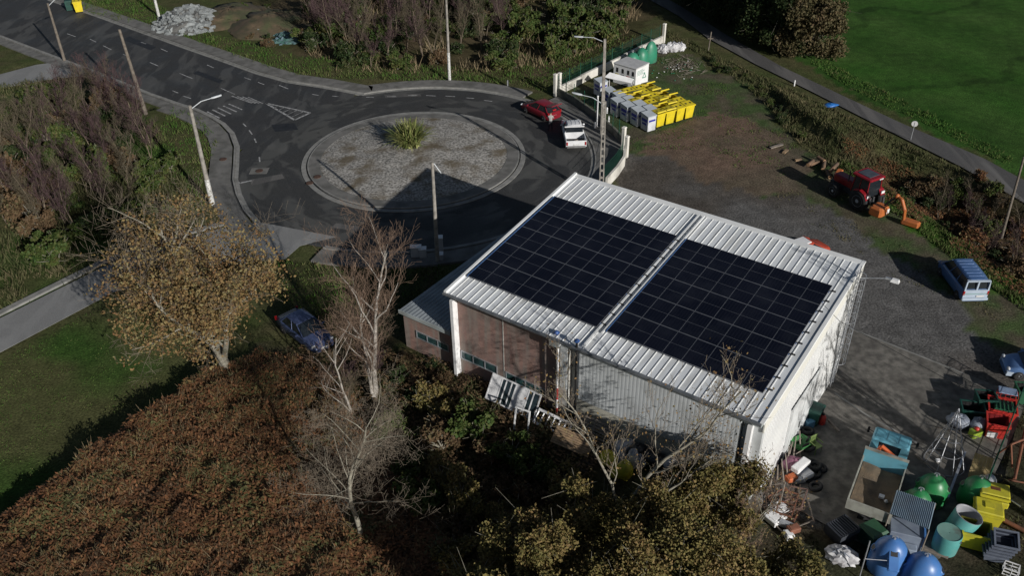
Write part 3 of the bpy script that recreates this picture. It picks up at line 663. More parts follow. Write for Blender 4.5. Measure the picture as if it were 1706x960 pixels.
w.box(0, .9, -.05, 0, 0, .08); w.box(0, .9, -.05, 0, 1.4, 1.48); w.box(0, .08, -.05, 0, .08, 1.4); w.box(.82, .9, -.05, 0, .08, 1.4); w.build('frame', pvc, fr2)
# white barrier
bar = thing('plastic_barrier', 'white and red plastic barrier lying between the frames and the pallets', 'barrier', bw(6.7, -1.6, .95), BY)
w = MB(M4=Matrix.Rotation(R(-50), 4, 'X'))
w.rbox(0, 2.2, -.08, 0, 0, .16); w.rbox(0, 2.2, -.08, 0, .75, .9)
for k in range(7): w.rbox(.02+k*.345, .12+k*.345, -.08, 0, .15, .76)
w.build('frame', pvc, bar); redb = M('barrier_red', (.4, .04, .04), None, 3, .5)
for xx in (.45, 1.4): MB(M4=Matrix.Rotation(R(-50), 4, 'X')).box(xx, xx+.45, -.095, -.085, .02, .14).build('red_stripe', redb, bar)
# pallets
wood = M('pallet_wood', (.34, .23, .13), (.22, .15, .09), 5, .85, dirt=(.12, .10, .08), dscale=3, damt=.5)
woodg = M('grey_wood', (.26, .22, .18), (.16, .14, .12), 5, .9)
def pallet(label, loc, rz, tilt, mat, group=None, l=1.9, wd=1.2):
    t = thing('pallet', label, 'pallet', loc, rz, group); M4 = Matrix.Rotation(tilt, 4, 'X')
    w = MB(M4=M4)
    for k in range(8): y = k*wd/7.6; w.box(0, l, y, y+.1, .12, .145)
    w.build('deck', mat, t)
    w = MB(M4=M4)
    for x in (0, l/2-.05, l-.1): w.box(x, x+.1, 0, wd, .02, .118)
    w.build('bearer', mat, t)
    return t
pallet('grey wooden pallet leaning against the pale wall beside the black pipe', bw(8.9, -1.15, 1.05), BY, R(62), woodg, l=2.4, wd=1.3)
pallet('pale new wooden pallet tilted on top of a dark one by the wall', bw(8.5, -2.5, 1.25), BY+.05, R(35), wood, l=2.2, wd=.9)
pallet('dark weathered pallet lying under the pale new pallet', bw(8.6, -2.9, .75), BY-.03, R(20), M('dark_wood', (.06, .045, .035), (.1, .08, .06), 5, .9), l=2.4)
# sacks and bags along the wall
sackw = M('white_sack', (.62, .62, .62), (.42, .42, .45), 3, .7, dirt=(.22, .2, .18), dscale=3)
sacky = M('yellow_sack', (.62, .55, .03), (.45, .38, .03), 4, .55, dirt=(.3, .28, .08), dscale=5)
sackk = M('black_sack', (.015, .015, .018), (.03, .03, .035), 4, .4)
sackg = M('grey_sack', (.24, .27, .32), (.14, .16, .2), 3, .6)
def sack(px, py, z, mat, label, r=(.5, .4, .4), seed=1, group=None, neck=True):
    if py < 800 and px < 1250:      # on the raised strip before the wall
        p = G(px, py, 1.45)
        for zz in np.arange(1.2, 2.4, .05):
            q = G(px, py, zz); yl = -(q.x+3.51)*math.sin(BY)+(q.y-40.63)*math.cos(BY)
            if yl < -.75: p = q; break
        p.z = max(1.0, min(p.z-r[2], 1.25)); t = thing('sack', label, 'sack', p, seed*1.3, group)
    else: p = G(px, py, z); t = thing('sack', label, 'sack', (p.x, p.y, max(0, z-r[2])), seed*1.3, group)
    w = MB(); w.blob((0, 0, r[2]*.85), *r, n=12, k=7, j=.13, seed=seed); w.build('bag', mat, t)
    if neck: w = MB(); w.at(0, 0, r[2]*1.6); w.lathe([(.05, 0), (.11, .13), (.07, .16)], 8); w.build('tied_neck', mat, t)
    return t
sack(1015, 768, .5, sacky, 'yellow sack nearest the pallets under the bare branches', (.55, .45, .4), 2)
sack(1040, 792, .5, sacky, 'yellow sack among leaves below the white sacks', (.4, .4, .6), 3)
sack(1026, 790, .3, sacky, 'small yellow sack between the two larger yellow ones', (.3, .3, .3), 4)
sack(1040, 742, .5, sackw, 'white sack leaning on the pale wall above the yellow sacks', (.6, .4, .4), 5)
sack(1054, 775, .5, sackw, 'tall white sack standing right of the yellow sacks', (.3, .3, .7), 6)
sack(1065, 772, .4, sackg, 'grey sack pressed against the tall white sack', (.4, .35, .4), 7)
sack(1030, 765, .4, sackg, 'grey sack behind the first yellow sack', (.45, .4, .4), 8)
for k, (px, py) in enumerate([(1062, 745), (1085, 752), (1095, 765), (1142, 762), (1155, 772), (1180, 780)]): sack(px, py, .4, sackk, 'black rubbish sack at the foot of the corrugated wall', (.5, .42, .38), 10+k, 'black sacks along the wall')
sack(1118, 762, .5, sackw, 'square white bag half way along the pale wall', (.38, .34, .5), 20)
sack(1128, 760, .55, sackw, 'narrow white bag beside the square white bag', (.2, .3, .55), 21)
sack(1150, 780, .4, sackg, 'grey bag at the wall near the building corner', (.5, .4, .35), 22)
# ------------------------------------------------------------ vehicles
rub = M('tyre_rubber', (.012, .012, .013), (.025, .025, .025), 5, .85)
rimm = M('wheel_rim', (.30, .31, .33), (.2, .2, .22), 5, .4, metal=.6)
def wheel(par, x, y, r=.31, wd=.2, rim=rimm, rr=.6):
    s = 1 if x > 0 else -1
    m = MB().at(x, y, r); m.lathe([(r*.6, -wd/2), (r*.93, -wd/2), (r, -wd/4), (r, wd/4), (r*.93, wd/2), (r*.6, wd/2)], 20, 'X'); o = m.build('wheel', rub, par)
    m = MB().at(x+s*wd*.5, y, r); m.lathe([(r*rr, -s*.03), (r*rr, s*.006), (r*rr*.85, -s*.02), (r*.2, -s*.01), (r*.14, s*.02)], 16, 'X'); m.build('rim', rim, o)
    return o
def paintm(name, c, rough=.28, metal=.0, dirt=None): return M(name, c, tuple(v*.88 for v in c), 2, rough, metal, spec=.6, dirt=dirt or tuple(v*.6+.02 for v in c), dscale=1.5, damt=.35)
def carbody(prof, wd, body, glass, par, cab, tum=.16, roofmat=None, sill=.2):
    """prof: stations (y, top height, half-width factor); cab: (y_rear_base, y_rear_top, y_front_top, y_front_base, belt, top)"""
    h = wd/2; secs = []
    for y, zt, k in prof:
        w = h*k; zb = sill if zt > sill+.1 else zt-.1
        half = [(w*.80, zt), (w*.95, zt-.05), (w, zt-.16), (w, zb+.22), (w*.94, zb+.05), (w*.85, zb)]
        secs.append([(x, y, z) for x, z in half]+[(-x, y, z) for x, z in half[::-1]])
    o = MB().loft(secs).build('body', body, par)
    y0, y1, y2, y3, zb, zt = cab; wb = h*.90; wt = h*.90-tum
    g = MB(); yb = np.linspace(0, 1, 7)
    def sec(t):
        return None
    vs = [(-wb, y0, zb), (wb, y0, zb), (wb, y3, zb), (-wb, y3, zb), (-wt, y1, zt), (wt, y1, zt), (wt, y2, zt), (-wt, y2, zt)]
    g.add(vs, [(3, 2, 1, 0), (4, 5, 6, 7), (0, 1, 5, 4), (1, 2, 6, 5), (2, 3, 7, 6), (3, 0, 4, 7)]); g.build('windows', glass, par)
    r = MB(); k = 5; secs = []
    for i in range(k+1):
        t = i/k; y = (y1-.06)+(y2-y1+.12)*t; e = .035*math.sin(math.pi*t); c = wt+.03-(.05 if i in (0, k) else 0)
        secs.append([(-c, y, zt-.03), (-c*.96, y, zt+.015+e*.5), (-c*.6, y, zt+.04+e), (0, y, zt+.05+e), (c*.6, y, zt+.04+e), (c*.96, y, zt+.015+e*.5), (c, y, zt-.03)])
    r.loft(secs); r.build('roof', roofmat or body, par)
    p = MB()
    for s in (-1, 1):
        A = Vector; q = .045
        for a_, b_ in (((s*wb, y0, zb), (s*wt, y1, zt)), ((s*wb, y3, zb), (s*wt, y2, zt))): MB().tube(a_, b_, q, q*.9, 5).build('window_pillar', roofmat or body, par)
        for f in (.5,) if y2-y1 < 1.7 else (.36, .68):
            yy = y1+(y2-y1)*f; MB().tube((s*(wb+.01), y0+(y3-y0)*f, zb), (s*(wt+.01), yy, zt), .035, .03, 5).build('window_pillar', roofmat or body, par)
    return o
def lights(par, wd, L_, zf=.62, zr=.75, yr=0.02, red=None):
    for s in (-1, 1):
        MB().at(s*(wd/2-.22), L_-.1, zf).blob((0, 0, 0), .17, .1, .09, 10, 6).build('headlight', M_lamp, par)
        MB().at(s*(wd/2-.09), yr, zr).rbox(-.07, .07, -.04, .05, -.16, .16, .02).build('tail_light', M_red, par)
M_lamp = M('headlamp', (.6, .62, .65), None, 5, .15, spec=.8); M_red = M('lamp_red', (.35, .012, .015), None, 5, .25); plate = M('number_plate', (.7, .7, .68), None, 5, .5)
gl = M('car_glass', (.012, .016, .02), (.02, .025, .03), 2, .1, spec=.9)
def plate_(par, y, z, x=0): MB().cbox(x, y, z, .5, .02, .11).build('number_plate', plate, par)
def mirrors(par, wd, y, z, m):
    for s in (-1, 1): MB().at(s*(wd/2+.1), y, z).rbox(-.1, .1, -.05, .05, -.07, .07, .03).build('wing_mirror', m, par)
# white pickup
wp = paintm('pickup_white', (.72, .73, .74))
a, b_ = G2(960, 253), G2(950, 213)
pk = thing('pickup_truck', 'white pickup truck with its left door open and an empty dark bed', 'pickup', (a[0], a[1]+.1, .02), heading(a, b_))
carbody([(1.55, .98, .97), (1.7, 1.0, 1), (3.4, 1.0, 1), (3.6, 1.0, 1), (4.5, .93, .97), (4.85, .8, .9), (4.95, .6, .85)], 1.78, wp, gl, pk, (1.62, 1.78, 2.75, 3.5, 1.0, 1.62), roofmat=wp)
m = MB(); m.box(-.89, .89, 0, .06, .42, .98); m.box(-.89, -.83, .06, 1.6, .4, .98); m.box(.83, .89, .06, 1.6, .4, .98); m.box(-.83, .83, 1.5, 1.56, .4, 1.0); m.build('bed_side', wp, pk)
m = MB(); m.box(-.83, .83, .06, 1.5, .42, .5); m.mat(1); m.blob((.1, .9, .55), .2, .15, .12, 8, 5, .1); m.build('bed_floor', [M('bed_dark', (.03, .03, .03), None, 3, .8), M('bed_junk', (.4, .35, .3), None, 3, .8)], pk)
m = MB(); m.box(-.75, .75, 1.585, 1.61, 1.08, 1.52); m.build('rear_window', gl, pk); m = MB(); m.box(-.86, .86, 1.56, 1.63, 1.0, 1.07); m.box(-.86, .86, 1.60, 1.68, 1.53, 1.63); m.build('cab_frame', wp, pk)
for x, y in ((-.8, .85), (.8, .85), (-.8, 4.0), (.8, 4.0)): wheel(pk, x, y, .33)
m = MB(); m.box(-.8, .8, -.12, -.01, .38, .52); m.build('bumper', M('bumper_grey', (.2, .2, .2), None, 3, .5), pk)
lights(pk, 1.78, 4.98, .72, .72, .0); plate_(pk, -.03, .62); mirrors(pk, 1.78, 3.15, 1.1, wp)
for k in range(5): pass
m = MB(); 
for k in range(4): m.box(-.55+k*.35, -.5+k*.35, 1.85, 2.7, 1.70, 1.72)
m.build('roof_rib', wp, pk)
dr = MB(Matrix.Translation((-.9, 3.2, 0)) @ Matrix.Rotation(R(62), 4, 'Z')); dr.box(-.03, .03, -1.05, 0, .42, 1.0); dr.box(-.03, .03, -1.05, -.98, 1.0, 1.5); dr.box(-.03, .03, -.1, 0, 1.0, 1.3); dr.box(-.03, .03, -.98, -.25, 1.46, 1.52); dr.build('door', wp, pk)
# red car with raised tailgate
rp_ = paintm('car_red', (.22, .012, .022))
a, b_ = G2(924, 202), G2(876, 180)
rc = thing('car', 'dark red hatchback with its tailgate raised, parked by the pavement', 'car', (*a, .02), heading(a, b_))
carbody([(0, .78, .86), (.08, .86, .94), (.9, .92, 1), (2.6, .92, 1), (3.5, .80, .96), (3.95, .68, .88), (4.05, .5, .8)], 1.7, rp_, gl, rc, (.15, .65, 2.05, 3.0, .9, 1.40))
for x, y in ((-.76, .7), (.76, .7), (-.76, 3.25), (.76, 3.25)): wheel(rc, x, y, .30)
lights(rc, 1.7, 4.05, .62, .82, .03); plate_(rc, -.02, .55); mirrors(rc, 1.7, 2.75, .98, rp_)
m = MB(Matrix.Translation((0, .62, 1.42)) @ Matrix.Rotation(R(-14), 4, 'X')); m.box(-.66, .66, -.95, 0, -.02, .05, .08, .02); tg = m.build('tailgate', rp_, rc)
m = MB(); m.box(-.6, .6, .12, .62, .885, .96); m.mat(1); m.cbox(.15, .3, .99, .4, .25, .12); m.mat(2); m.cbox(-.25, .4, .99, .3, .2, .1); m.build('boot_load', [blk, M('toolbox_red', (.5, .02, .02), None, 4, .5), M('green_stuff', (.02, .12, .06), None, 4, .6)], rc)
m = MB(); m.box(-.75, .75, -.06, .0, .32, .6); m.build('bumper', rp_, rc)
# blue saloon beneath the oak
bs = paintm('car_blue', (.075, .10, .20), .25, .3)
a, b_ = G2(480, 538), G2(540, 585)
bc = thing('car', 'blue saloon with dark windscreen parked under the edge of the brown oak', 'car', (*a, .02), heading(a, b_))
carbody([(0, .75, .85), (.1, .9, .92), (.8, .95, .98), (1.3, .95, 1), (2.9, .93, 1), (3.7, .84, .96), (4.15, .7, .86), (4.3, .5, .76)], 1.74, bs, gl, bc, (.7, 1.2, 2.35, 3.2, .92, 1.42))
for x, y in ((-.78, .8), (.78, .8), (-.78, 3.45), (.78, 3.45)): wheel(bc, x, y, .31)
lights(bc, 1.74, 4.2, .64, .8, .03); plate_(bc, 4.31, .42); mirrors(bc, 1.74, 2.8, .98, bs)
# light blue van
vb = paintm('van_blue', (.085, .17, .36), .3, .15); vlow = paintm('van_lower', (.42, .50, .60), .35); vrib = paintm('van_rib', (.16, .26, .48), .35)
vn = thing('van', 'light blue passenger van with pale rear doors beside the grass bank', 'van', (30.0, 46.75, 0), 0.0)
carbody([(0, 1.02, .93), (.06, 1.1, .97), (1.5, 1.08, 1), (3.0, 1.06, 1), (3.5, .98, .95), (3.95, .8, .86), (4.1, .55, .76)], 1.72, vb, gl, vn, (.07, .2, 2.55, 3.3, 1.06, 1.76), tum=.12)
for x, y in ((-.76, .65), (.76, .65), (-.76, 3.3), (.76, 3.3)): wheel(vn, x, y, .31)
m = MB(); m.box(-.8, .8, -.03, .02, .35, 1.08, 0, 0)
m.add([(-.8, -.03, 1.08), (-.7, .0, 1.08), (-.62, .12, 1.74), (-.68, .10, 1.74)], [(0, 1, 2, 3)]); m.box(-.80, -.70, -.02, .12, 1.08, 1.74, .03, .03); m.box(.70, .80, -.02, .12, 1.08, 1.74, .03, .03); m.box(-.05, .05, -.02, .12, 1.08, 1.72); m.box(-.74, .74, -.0, .16, 1.68, 1.78)
m.build('rear_door', vlow, vn)
m = MB(); m.box(-.8, .8, -.055, -.033, .78, .81); m.build('door_strip', M('strip_green', (.15, .32, .25), None, 3, .5), vn)
m = MB(); m.rbox(-.86, .86, -.14, 0, .3, .5, .04); m.build('bumper', vlow, vn)
m = MB(); 
for k in range(6): m.box(-.5, .5, .5+k*.36, .52+k*.36, 1.83, 1.848)
m.build('roof_rib', vrib, vn)
lights(vn, 1.72, 4.1, .7, .85, -.0); plate_(vn, -.07, .62, .3); mirrors(vn, 1.72, 3.0, 1.15, vb)
# small blue car at the yard edge
sb = paintm('car_paleblue', (.12, .22, .44), .25, .15)
a = G2(1668, 622); ec = thing('car', 'small blue car facing the warehouse at the yard edge, only its nose in view', 'car', (a[0]+3.62, a[1]-.5, .0), R(78))
carbody([(0, .8, .86), (.1, .92, .94), (1.5, .95, 1), (2.4, .94, 1), (3.0, .86, .96), (3.4, .74, .86), (3.6, .5, .74)], 1.62, sb, gl, ec, (.1, .5, 1.9, 2.75, .92, 1.46))
for x, y in ((-.73, .6), (.73, .6), (-.73, 2.9), (.73, 2.9)): wheel(ec, x, y, .30)
m = MB(); m.box(-.74, .74, 2.7, 3.58, .22, .5, 0, .03); m.build('bumper', vlow, ec)
lights(ec, 1.62, 3.6, .66, .8, .03); mirrors(ec, 1.62, 2.5, 1.0, sb)
# red car behind the roof
oc = paintm('car_orange', (.42, .06, .03)); p = G(1336, 402, 1.35)
rc2 = thing('car', 'orange-red small car almost hidden behind the far edge of the white roof', 'car', (p.x-1.2, p.y-.9, 0), R(-62))
carbody([(0, .8, .86), (.1, .9, .94), (1.5, .95, 1), (2.4, .94, 1), (3.0, .86, .96), (3.4, .74, .86), (3.6, .5, .74)], 1.62, oc, gl, rc2, (.1, .5, 1.9, 2.75, .92, 1.44))
for x, y in ((-.73, .6), (.73, .6), (-.73, 2.9), (.73, 2.9)): wheel(rc2, x, y, .30)
MB().rbox(-.45, .45, .75, 1.75, 1.5, 1.58).build('windscreen_glint', pvc, rc2)  # white slab stands in for the bright reflection in the windscreen
# ------------------------------------------------------------ tractor with flail arm
tr_ = paintm('tractor_red', (.25, .010, .016)); org = paintm('flail_orange', (.48, .14, .035), .5, dirt=(.2, .09, .05)); grey = M('grey_rim', (.42, .44, .48), (.32, .34, .38), 4, .5); tdk = M('chassis_dark', (.03, .03, .035), (.06, .06, .06), 4, .7)
a, b_ = G2(1442, 352), G2(1395, 325)
ta, tb = G2(1440, 345), G2(1397, 322)
tz = heading(ta, tb)
tc_ = thing('tractor', 'dark red tractor with grey wheels and glazed cab on the grass edge', 'tractor', (*ta, 0), tz)
for s in (-1, 1):
    wheel(tc_, s*.82, .0, .84, .5, grey, .55); wheel(tc_, s*.80, 2.45, .58, .42, grey, .55)
m = MB(); m.box(-.3, .3, -.5, 3.0, .55, 1.05); m.tube((-.75, 0, .84), (.75, 0, .84), .16, n=8); m.tube((-.75, 2.45, .58), (.75, 2.45, .58), .11, n=8); m.box(-.35, .35, 3.0, 3.35, .5, 1.0); m.build('chassis', tdk, tc_)
m = MB(); m.rbox(-.42, .42, .95, 3.1, 1.05, 1.72, .1); m.build('bonnet', tr_, tc_)
for s in (-1, 1):
    m = MB(); P = [(s*.55, -.75, 1.25), (s*.55, -.5, 1.62), (s*.55, .0, 1.8), (s*.55, .55, 1.62)]
    for p, q in zip(P, P[1:]):
        m.add([(p[0], p[1], p[2]), (p[0]+s*.5, p[1], p[2]-.04), (q[0]+s*.5, q[1], q[2]-.04), (q[0], q[1], q[2]), (p[0], p[1], p[2]-.06), (p[0]+s*.5, p[1], p[2]-.1), (q[0]+s*.5, q[1], q[2]-.1), (q[0], q[1], q[2]-.06)], [(0, 1, 2, 3), (4, 5, 6, 7), (0, 4, 5, 1), (1, 5, 6, 2), (0, 3, 7, 4)])
    m.build('mudguard', tr_, tc_); MB().cbox(s*.78, -.72, 1.42, .34, .06, .2).build('rear_light', pvc, tc_)
m = MB(); m.box(-.72, .72, -.5, 1.0, 1.2, 2.55, .08, .06); m.build('cab_glass', gl, tc_)
m = MB()
for x in (-.73, .73):
    for y in (-.5, 1.0): m.tube((x, y, 1.2), (x*.9, y*.9, 2.58), .045, n=5)
    m.tube((x, .35, 1.2), (x*.91, .3, 2.58), .03, n=5)
m.build('cab_frame', tr_, tc_)
m = MB(); m.rbox(-.82, .82, -.65, 1.15, 2.56, 2.76, .07); rf = m.build('cab_roof', tr_, tc_); MB().rbox(-.55, .55, -.3, .85, 2.765, 2.80, .02).build('roof_hatch', M('hatch_dark', (.07, .08, .10), None, 3, .5), rf)
MB().cbox(.3, -.68, 2.64, .4, .04, .09).build('number_plate', plate, tc_)
m = MB(); m.tube((-.45, 1.6, 1.7), (-.45, 1.6, 2.5), .05, n=6); m.build('exhaust', tdk, tc_)
# implement on the back: tank, boom, flail head
def tl(x, y, z=0): c, s = math.cos(tz), math.sin(tz); return Vector((ta[0]+x*c-y*s, ta[1]+x*s+y*c, z))
p = G(1466, 352, .6)
fm = thing('flail_mower', 'orange hedge-cutter with tank and folded arm mounted behind the red tractor', 'flail mower', (p.x, p.y, 0), tz+R(8))
m = MB(); m.rbox(-.75, .45, -.5, .55, .35, 1.15, .14); m.build('tank', org, fm); MB().cbox(.2, -.51, .75, .35, .02, .35).build('sticker', pvc, fm)
m = MB(); m.tube((.3, .6, .9), (.1, 1.3, .9), .08, n=6); m.tube((-.3, .6, .5), (-.3, 1.3, .6), .07, n=6); m.tube((.6, .2, .2), (.6, .3, 1.5), .1, n=6); m.build('linkage', tdk, fm)
im_ = Matrix.Rotation(-(tz+R(8)), 4, 'Z') @ Matrix.Translation((-p.x, -p.y, 0))
def lp(px, py, z): return im_ @ G(px, py, z)
K1, K2, K3, K4 = lp(1474, 342, 1.3), lp(1495, 327, 2.4), lp(1507, 350, 1.7), lp(1505, 366, .7)
m = MB(); m.tube(K1, K2, .08, n=6); m.tube(K1+Vector((0, 0, -.2)), K2+Vector((0, 0, -.35)), .045, n=5); m.build('boom', tdk, fm)
m = MB(); m.tube(K2, (K2+K3)/2+Vector((0, 0, .3)), .13, n=6); m.tube((K2+K3)/2+Vector((0, 0, .3)), K3, .14, n=6); m.blob(K2, .2, .2, .2, 8, 5); m.build('boom_arm', org, fm)
m = MB(); m.tube(K3, K4, .09, n=6); m.tube(K3+Vector((.2, 0, 0)), K4+Vector((.2, 0, 0)), .05, n=5); m.build('boom_link', org, fm)
hd = lp(1517, 372, .25); m = MB(Matrix.Translation(hd) @ Matrix.Rotation(R(100), 4, 'Z')); m.rbox(-.65, .65, -.28, .28, -.2, .28, .09); m.build('flail_head', org, fm)
m = MB(Matrix.Translation(hd) @ Matrix.Rotation(R(100), 4, 'Z')); m.tube((-.6, -.3, -.12), (.6, -.3, -.12), .1, n=8); m.build('flail_roller', tdk, fm)
# log heap with an orange-ended implement in front of the tractor
logm = M('cut_log', (.20, .12, .07), (.10, .07, .05), 3, .9); lend = M('log_end', (.42, .25, .13), None, 3, .8)
rg = random.Random(4)
for k, (px, py, l, a) in enumerate([(1360, 272, 1.2, .3), (1372, 278, 1.5, 1.2), (1388, 284, 1.6, .9), (1380, 290, 1.1, 1.5), (1350, 274, .9, .8), (1367, 270, .8, 2.0)]):
    p = G(px, py, .2); t = thing('log', 'short cut log in the heap ahead of the tractor', 'log', (p.x, p.y, .2+.12*(k % 3)), a, 'logs heaped ahead of the tractor')
    MB().tube((-l/2, 0, 0), (l/2, 0, .05), .17, .15, 9).build('log_bark', logm, t); m = MB(); m.tube((l/2, 0, .05), (l/2+.01, 0, .05), .14, .14, 9); m.tube((-l/2-.01, 0, 0), (-l/2, 0, 0), .14, .14, 9); m.build('log_end', lend, t)
p = G(1397, 290, .5); t = thing('front_weight', 'orange front linkage frame of the tractor beside the log heap', 'tractor attachment', (p.x, p.y, 0), tz+.5)
m = MB(); m.rbox(-.5, .5, -.25, .25, .25, .8, .08); m.build('block', org, t); m = MB(); m.tube((-.9, .2, .1), (-.4, 0, .6), .05, n=5); m.tube((-1.4, .1, .7), (-.4, 0, .6), .05, n=5); m.tube((-1.4, .1, 0), (-1.4, .1, .9), .05, n=5); m.build('frame', tdk, t)
# ------------------------------------------------------------ tipper truck
tq = paintm('truck_turquoise', (.13, .36, .46), .4, dirt=(.12, .2, .22)); bedg = M('bed_board', (.34, .34, .29), (.26, .27, .24), 2, .8, dirt=(.17, .14, .11), dscale=2); earth = M('earth', (.20, .145, .09), (.13, .10, .07), 3, .95, bump=.6, dirt=(.06, .05, .04), dscale=1.2)
a = (16.65, 28.4); b_ = (19.55, 33.2); th = heading(a, b_)
tk = thing('tipper_truck', 'old turquoise tipper truck with earth in its bed and an orange crane', 'truck', (*a, 0.01), th)
for x in (-.85, .85): wheel(tk, x, 1.2, .38, .26); wheel(tk, x, 4.4, .38, .24)
m = MB(); m.box(-.4, .4, .2, 5.4, .45, .65); m.build('chassis', tdk, tk)
bw2 = 1.0; bz = 1.1; bt_ = 1.65; bl = 3.35
m = MB(); m.box(-bw2, bw2, 0.06, bl, bz-.1, bz); m.build('bed_floor', bedg, tk)
m = MB(); V = []
for j in range(13):
    for i in range(9):
        x = -bw2+.07+(2*bw2-.14)*i/8; y = .12+(bl-.22)*j/12; V.append((x, y, bz+.03+.16*float(fbm(np.array(x*3+7), np.array(y*3), 1.2, 9))+.10*(x < -.2)))
m.add(V, [(j*9+i, j*9+i+1, j*9+i+10, j*9+i+9) for j in range(12) for i in range(8)], True); m.build('earth_load', earth, tk)
for s in (-1, 1): m = MB(); m.box(s*bw2-.03, s*bw2+.03, .06, bl, bz, bt_); m.build('bed_side', bedg, tk)
m = MB(); m.box(-bw2-.03, bw2+.03, -.02, .055, bz-.05, bt_+.02); m.build('tailgate', bedg, tk)
m = MB(); m.box(-bw2-.03, bw2+.03, bl+.005, bl+.07, bz, bt_+.45); m.build('headboard', tq, tk); m = MB(); m.box(-bw2-.05, bw2+.05, bl-.02, bl+.1, bt_+.45, bt_+.55); m.box(-bw2, bw2, bl+.08, bl+.1, bt_+.25, bt_+.3); m.build('headboard_rail', bedg, tk)
m = MB(); m.rbox(-.92, .92, 4.15, 5.45, .55, 1.5, .1); m.build('cab', tq, tk)
m = MB(); m.add([(-.9, 4.2, 1.48), (.9, 4.2, 1.48), (.9, 5.4, 1.48), (-.9, 5.4, 1.48), (-.82, 4.25, 2.1), (.82, 4.25, 2.1), (.82, 5.1, 2.1), (-.82, 5.1, 2.1)], [(0, 1, 5, 4), (1, 2, 6, 5), (2, 3, 7, 6), (3, 0, 4, 7)]); m.build('cab_window', gl, tk)
for s in (-1, 1): MB().box(*sorted((s*.9, s*.5)), 4.17, 4.21, 1.48, 2.1, .04).build('cab_back', tq, tk)
m = MB(); m.rbox(-.9, .9, 4.12, 5.15, 2.08, 2.24, .07)
m2 = m.build('cab_roof', tq, tk); m = MB()
for x in (-.55, 0, .55): m.rbox(x-.2, x+.2, 4.3, 4.95, 2.235, 2.265, .012)
m.build('roof_pressing', tq, m2)
for s in (-1, 1): m = MB(); m.tube((s*.9, 5.2, 1.7), (s*1.2, 5.3, 1.75), .02, n=4); m.rbox(s*1.2-.06, s*1.2+.06, 5.25, 5.33, 1.5, 1.9, .03); m.build('wing_mirror', blk, tk)
oc2 = paintm('crane_orange', (.62, .13, .04), .45)
m = MB(); m.box(-.7, -.45, 3.5, 3.85, .7, 1.5); m.build('crane_base', oc2, tk)
m = MB(); m.tube((-.55, 3.75, 1.5), (-.35, 3.85, 2.15), .1, n=6); m.tube((-.35, 3.85, 2.15), (.75, 3.65, 1.65), .11, n=6); m.tube((-.6, 3.6, 1.5), (-.1, 3.7, 1.8), .07, n=6); m.build('crane_arm', oc2, tk)
m = MB(); m.cbox(.35, 1.3, bz+.22, .25, .2, .12); m.blob((.6, 1.1, bz+.2), .1, .1, .1, 6, 4); m.build('paper_litter', pvc, tk)
# ------------------------------------------------------------ poles
pole_c = M('pole_concrete', (.30, .28, .25), (.22, .205, .18), 3, .9, dirt=(.12, .11, .10), dscale=3); pole_w = M('pole_wood', (.19, .165, .135), (.12, .10, .08), 4, .95, dirt=(.07, .06, .05), dscale=5)
lampg = M('lamp_grey', (.55, .58, .60), (.45, .48, .5), 3, .4)
def topz(base, tx, ty):
    best = None
    for z in np.arange(1, 16, .05):
        q = proj((base.x, base.y, z)); d = abs(q[1]-ty)
        if best is None or d < best[0]: best = (d, z)
    return float(best[1])
def pole(label, px, py, ty=None, h=None, lamp=None, mat=pole_w, r=.17, foot=None, square=False, lattice=False, name='street_lamp', cat='lamp post', tx=None):
    b = G(px, py); h = h or topz(b, 0, ty)
    t = thing(name, label, cat, (b.x, b.y, 0))
    # lean so that the top meets its pixel
    dx = 0
    if tx is not None: q = proj((b.x, b.y, h)); dx = (tx-q[0])*(b.y+6)/F_
    m = MB()
    if lattice:
        for s in (-1, 1): m.add([(s*.16-.045, -.09, 0), (s*.16+.045, -.09, 0), (s*.16+.045, .09, 0), (s*.16-.045, .09, 0), (s*.10-.04+dx, -.06, h), (s*.10+.04+dx, -.06, h), (s*.10+.04+dx, .06, h), (s*.10-.04+dx, .06, h)], [(4, 5, 6, 7), (0, 1, 5, 4), (1, 2, 6, 5), (2, 3, 7, 6), (3, 0, 4, 7)])
        z = .6
        while z < h-.2: m.box(-.12+dx*z/h, .12+dx*z/h, -.05, .05, z, z+.18); z += .62
    elif square: m.add([(-r, -r, 0), (r, -r, 0), (r, r, 0), (-r, r, 0), (-r*.6+dx, -r*.6, h), (r*.6+dx, -r*.6, h), (r*.6+dx, r*.6, h), (-r*.6+dx, r*.6, h)], [(4, 5, 6, 7), (0, 1, 5, 4), (1, 2, 6, 5), (2, 3, 7, 6), (3, 0, 4, 7)])
    else: m.tube((0, 0, 0), (dx, 0, h), r, r*.62, 10)
    m.build('pole', mat, t)
    if foot:
        m = MB(); 
        if foot == 'paint': m.tube((0, 0, .02), (dx*.25, 0, h*.27), r+.012, r*.92+.012, 10)
        m.build('painted_foot', M('chalk_white', (.68, .68, .66), (.30, .30, .28), 9, .8), t)
    if lamp:
        lx, ly, hz = lamp     # arm end in plan, height above the top
        arm = MB(); A = Vector((dx, 0, h-.3)); E = Vector((dx+lx, ly, h-.3+hz)); Mx = (A+E)/2+Vector((0, 0, .18)); arm.tube(A, Mx, .035, n=6); arm.tube(Mx, E, .03, n=6); ao = arm.build('lamp_arm', lampg, t)
        d = (E-Mx).normalized(); hm = MB(); hm.loft([[(E+d*k+Vector((d.y*w, -d.x*w, zz))) for w, zz in ((-ww, 0), (-ww*.6, .07), (ww*.6, .07), (ww, 0), (ww*.5, -.06), (-ww*.5, -.06))] for k, ww in ((-.1, .05), (.12, .13), (.5, .12), (.68, .05))]); hm.build('lamp_head', lampg, t)
    return t
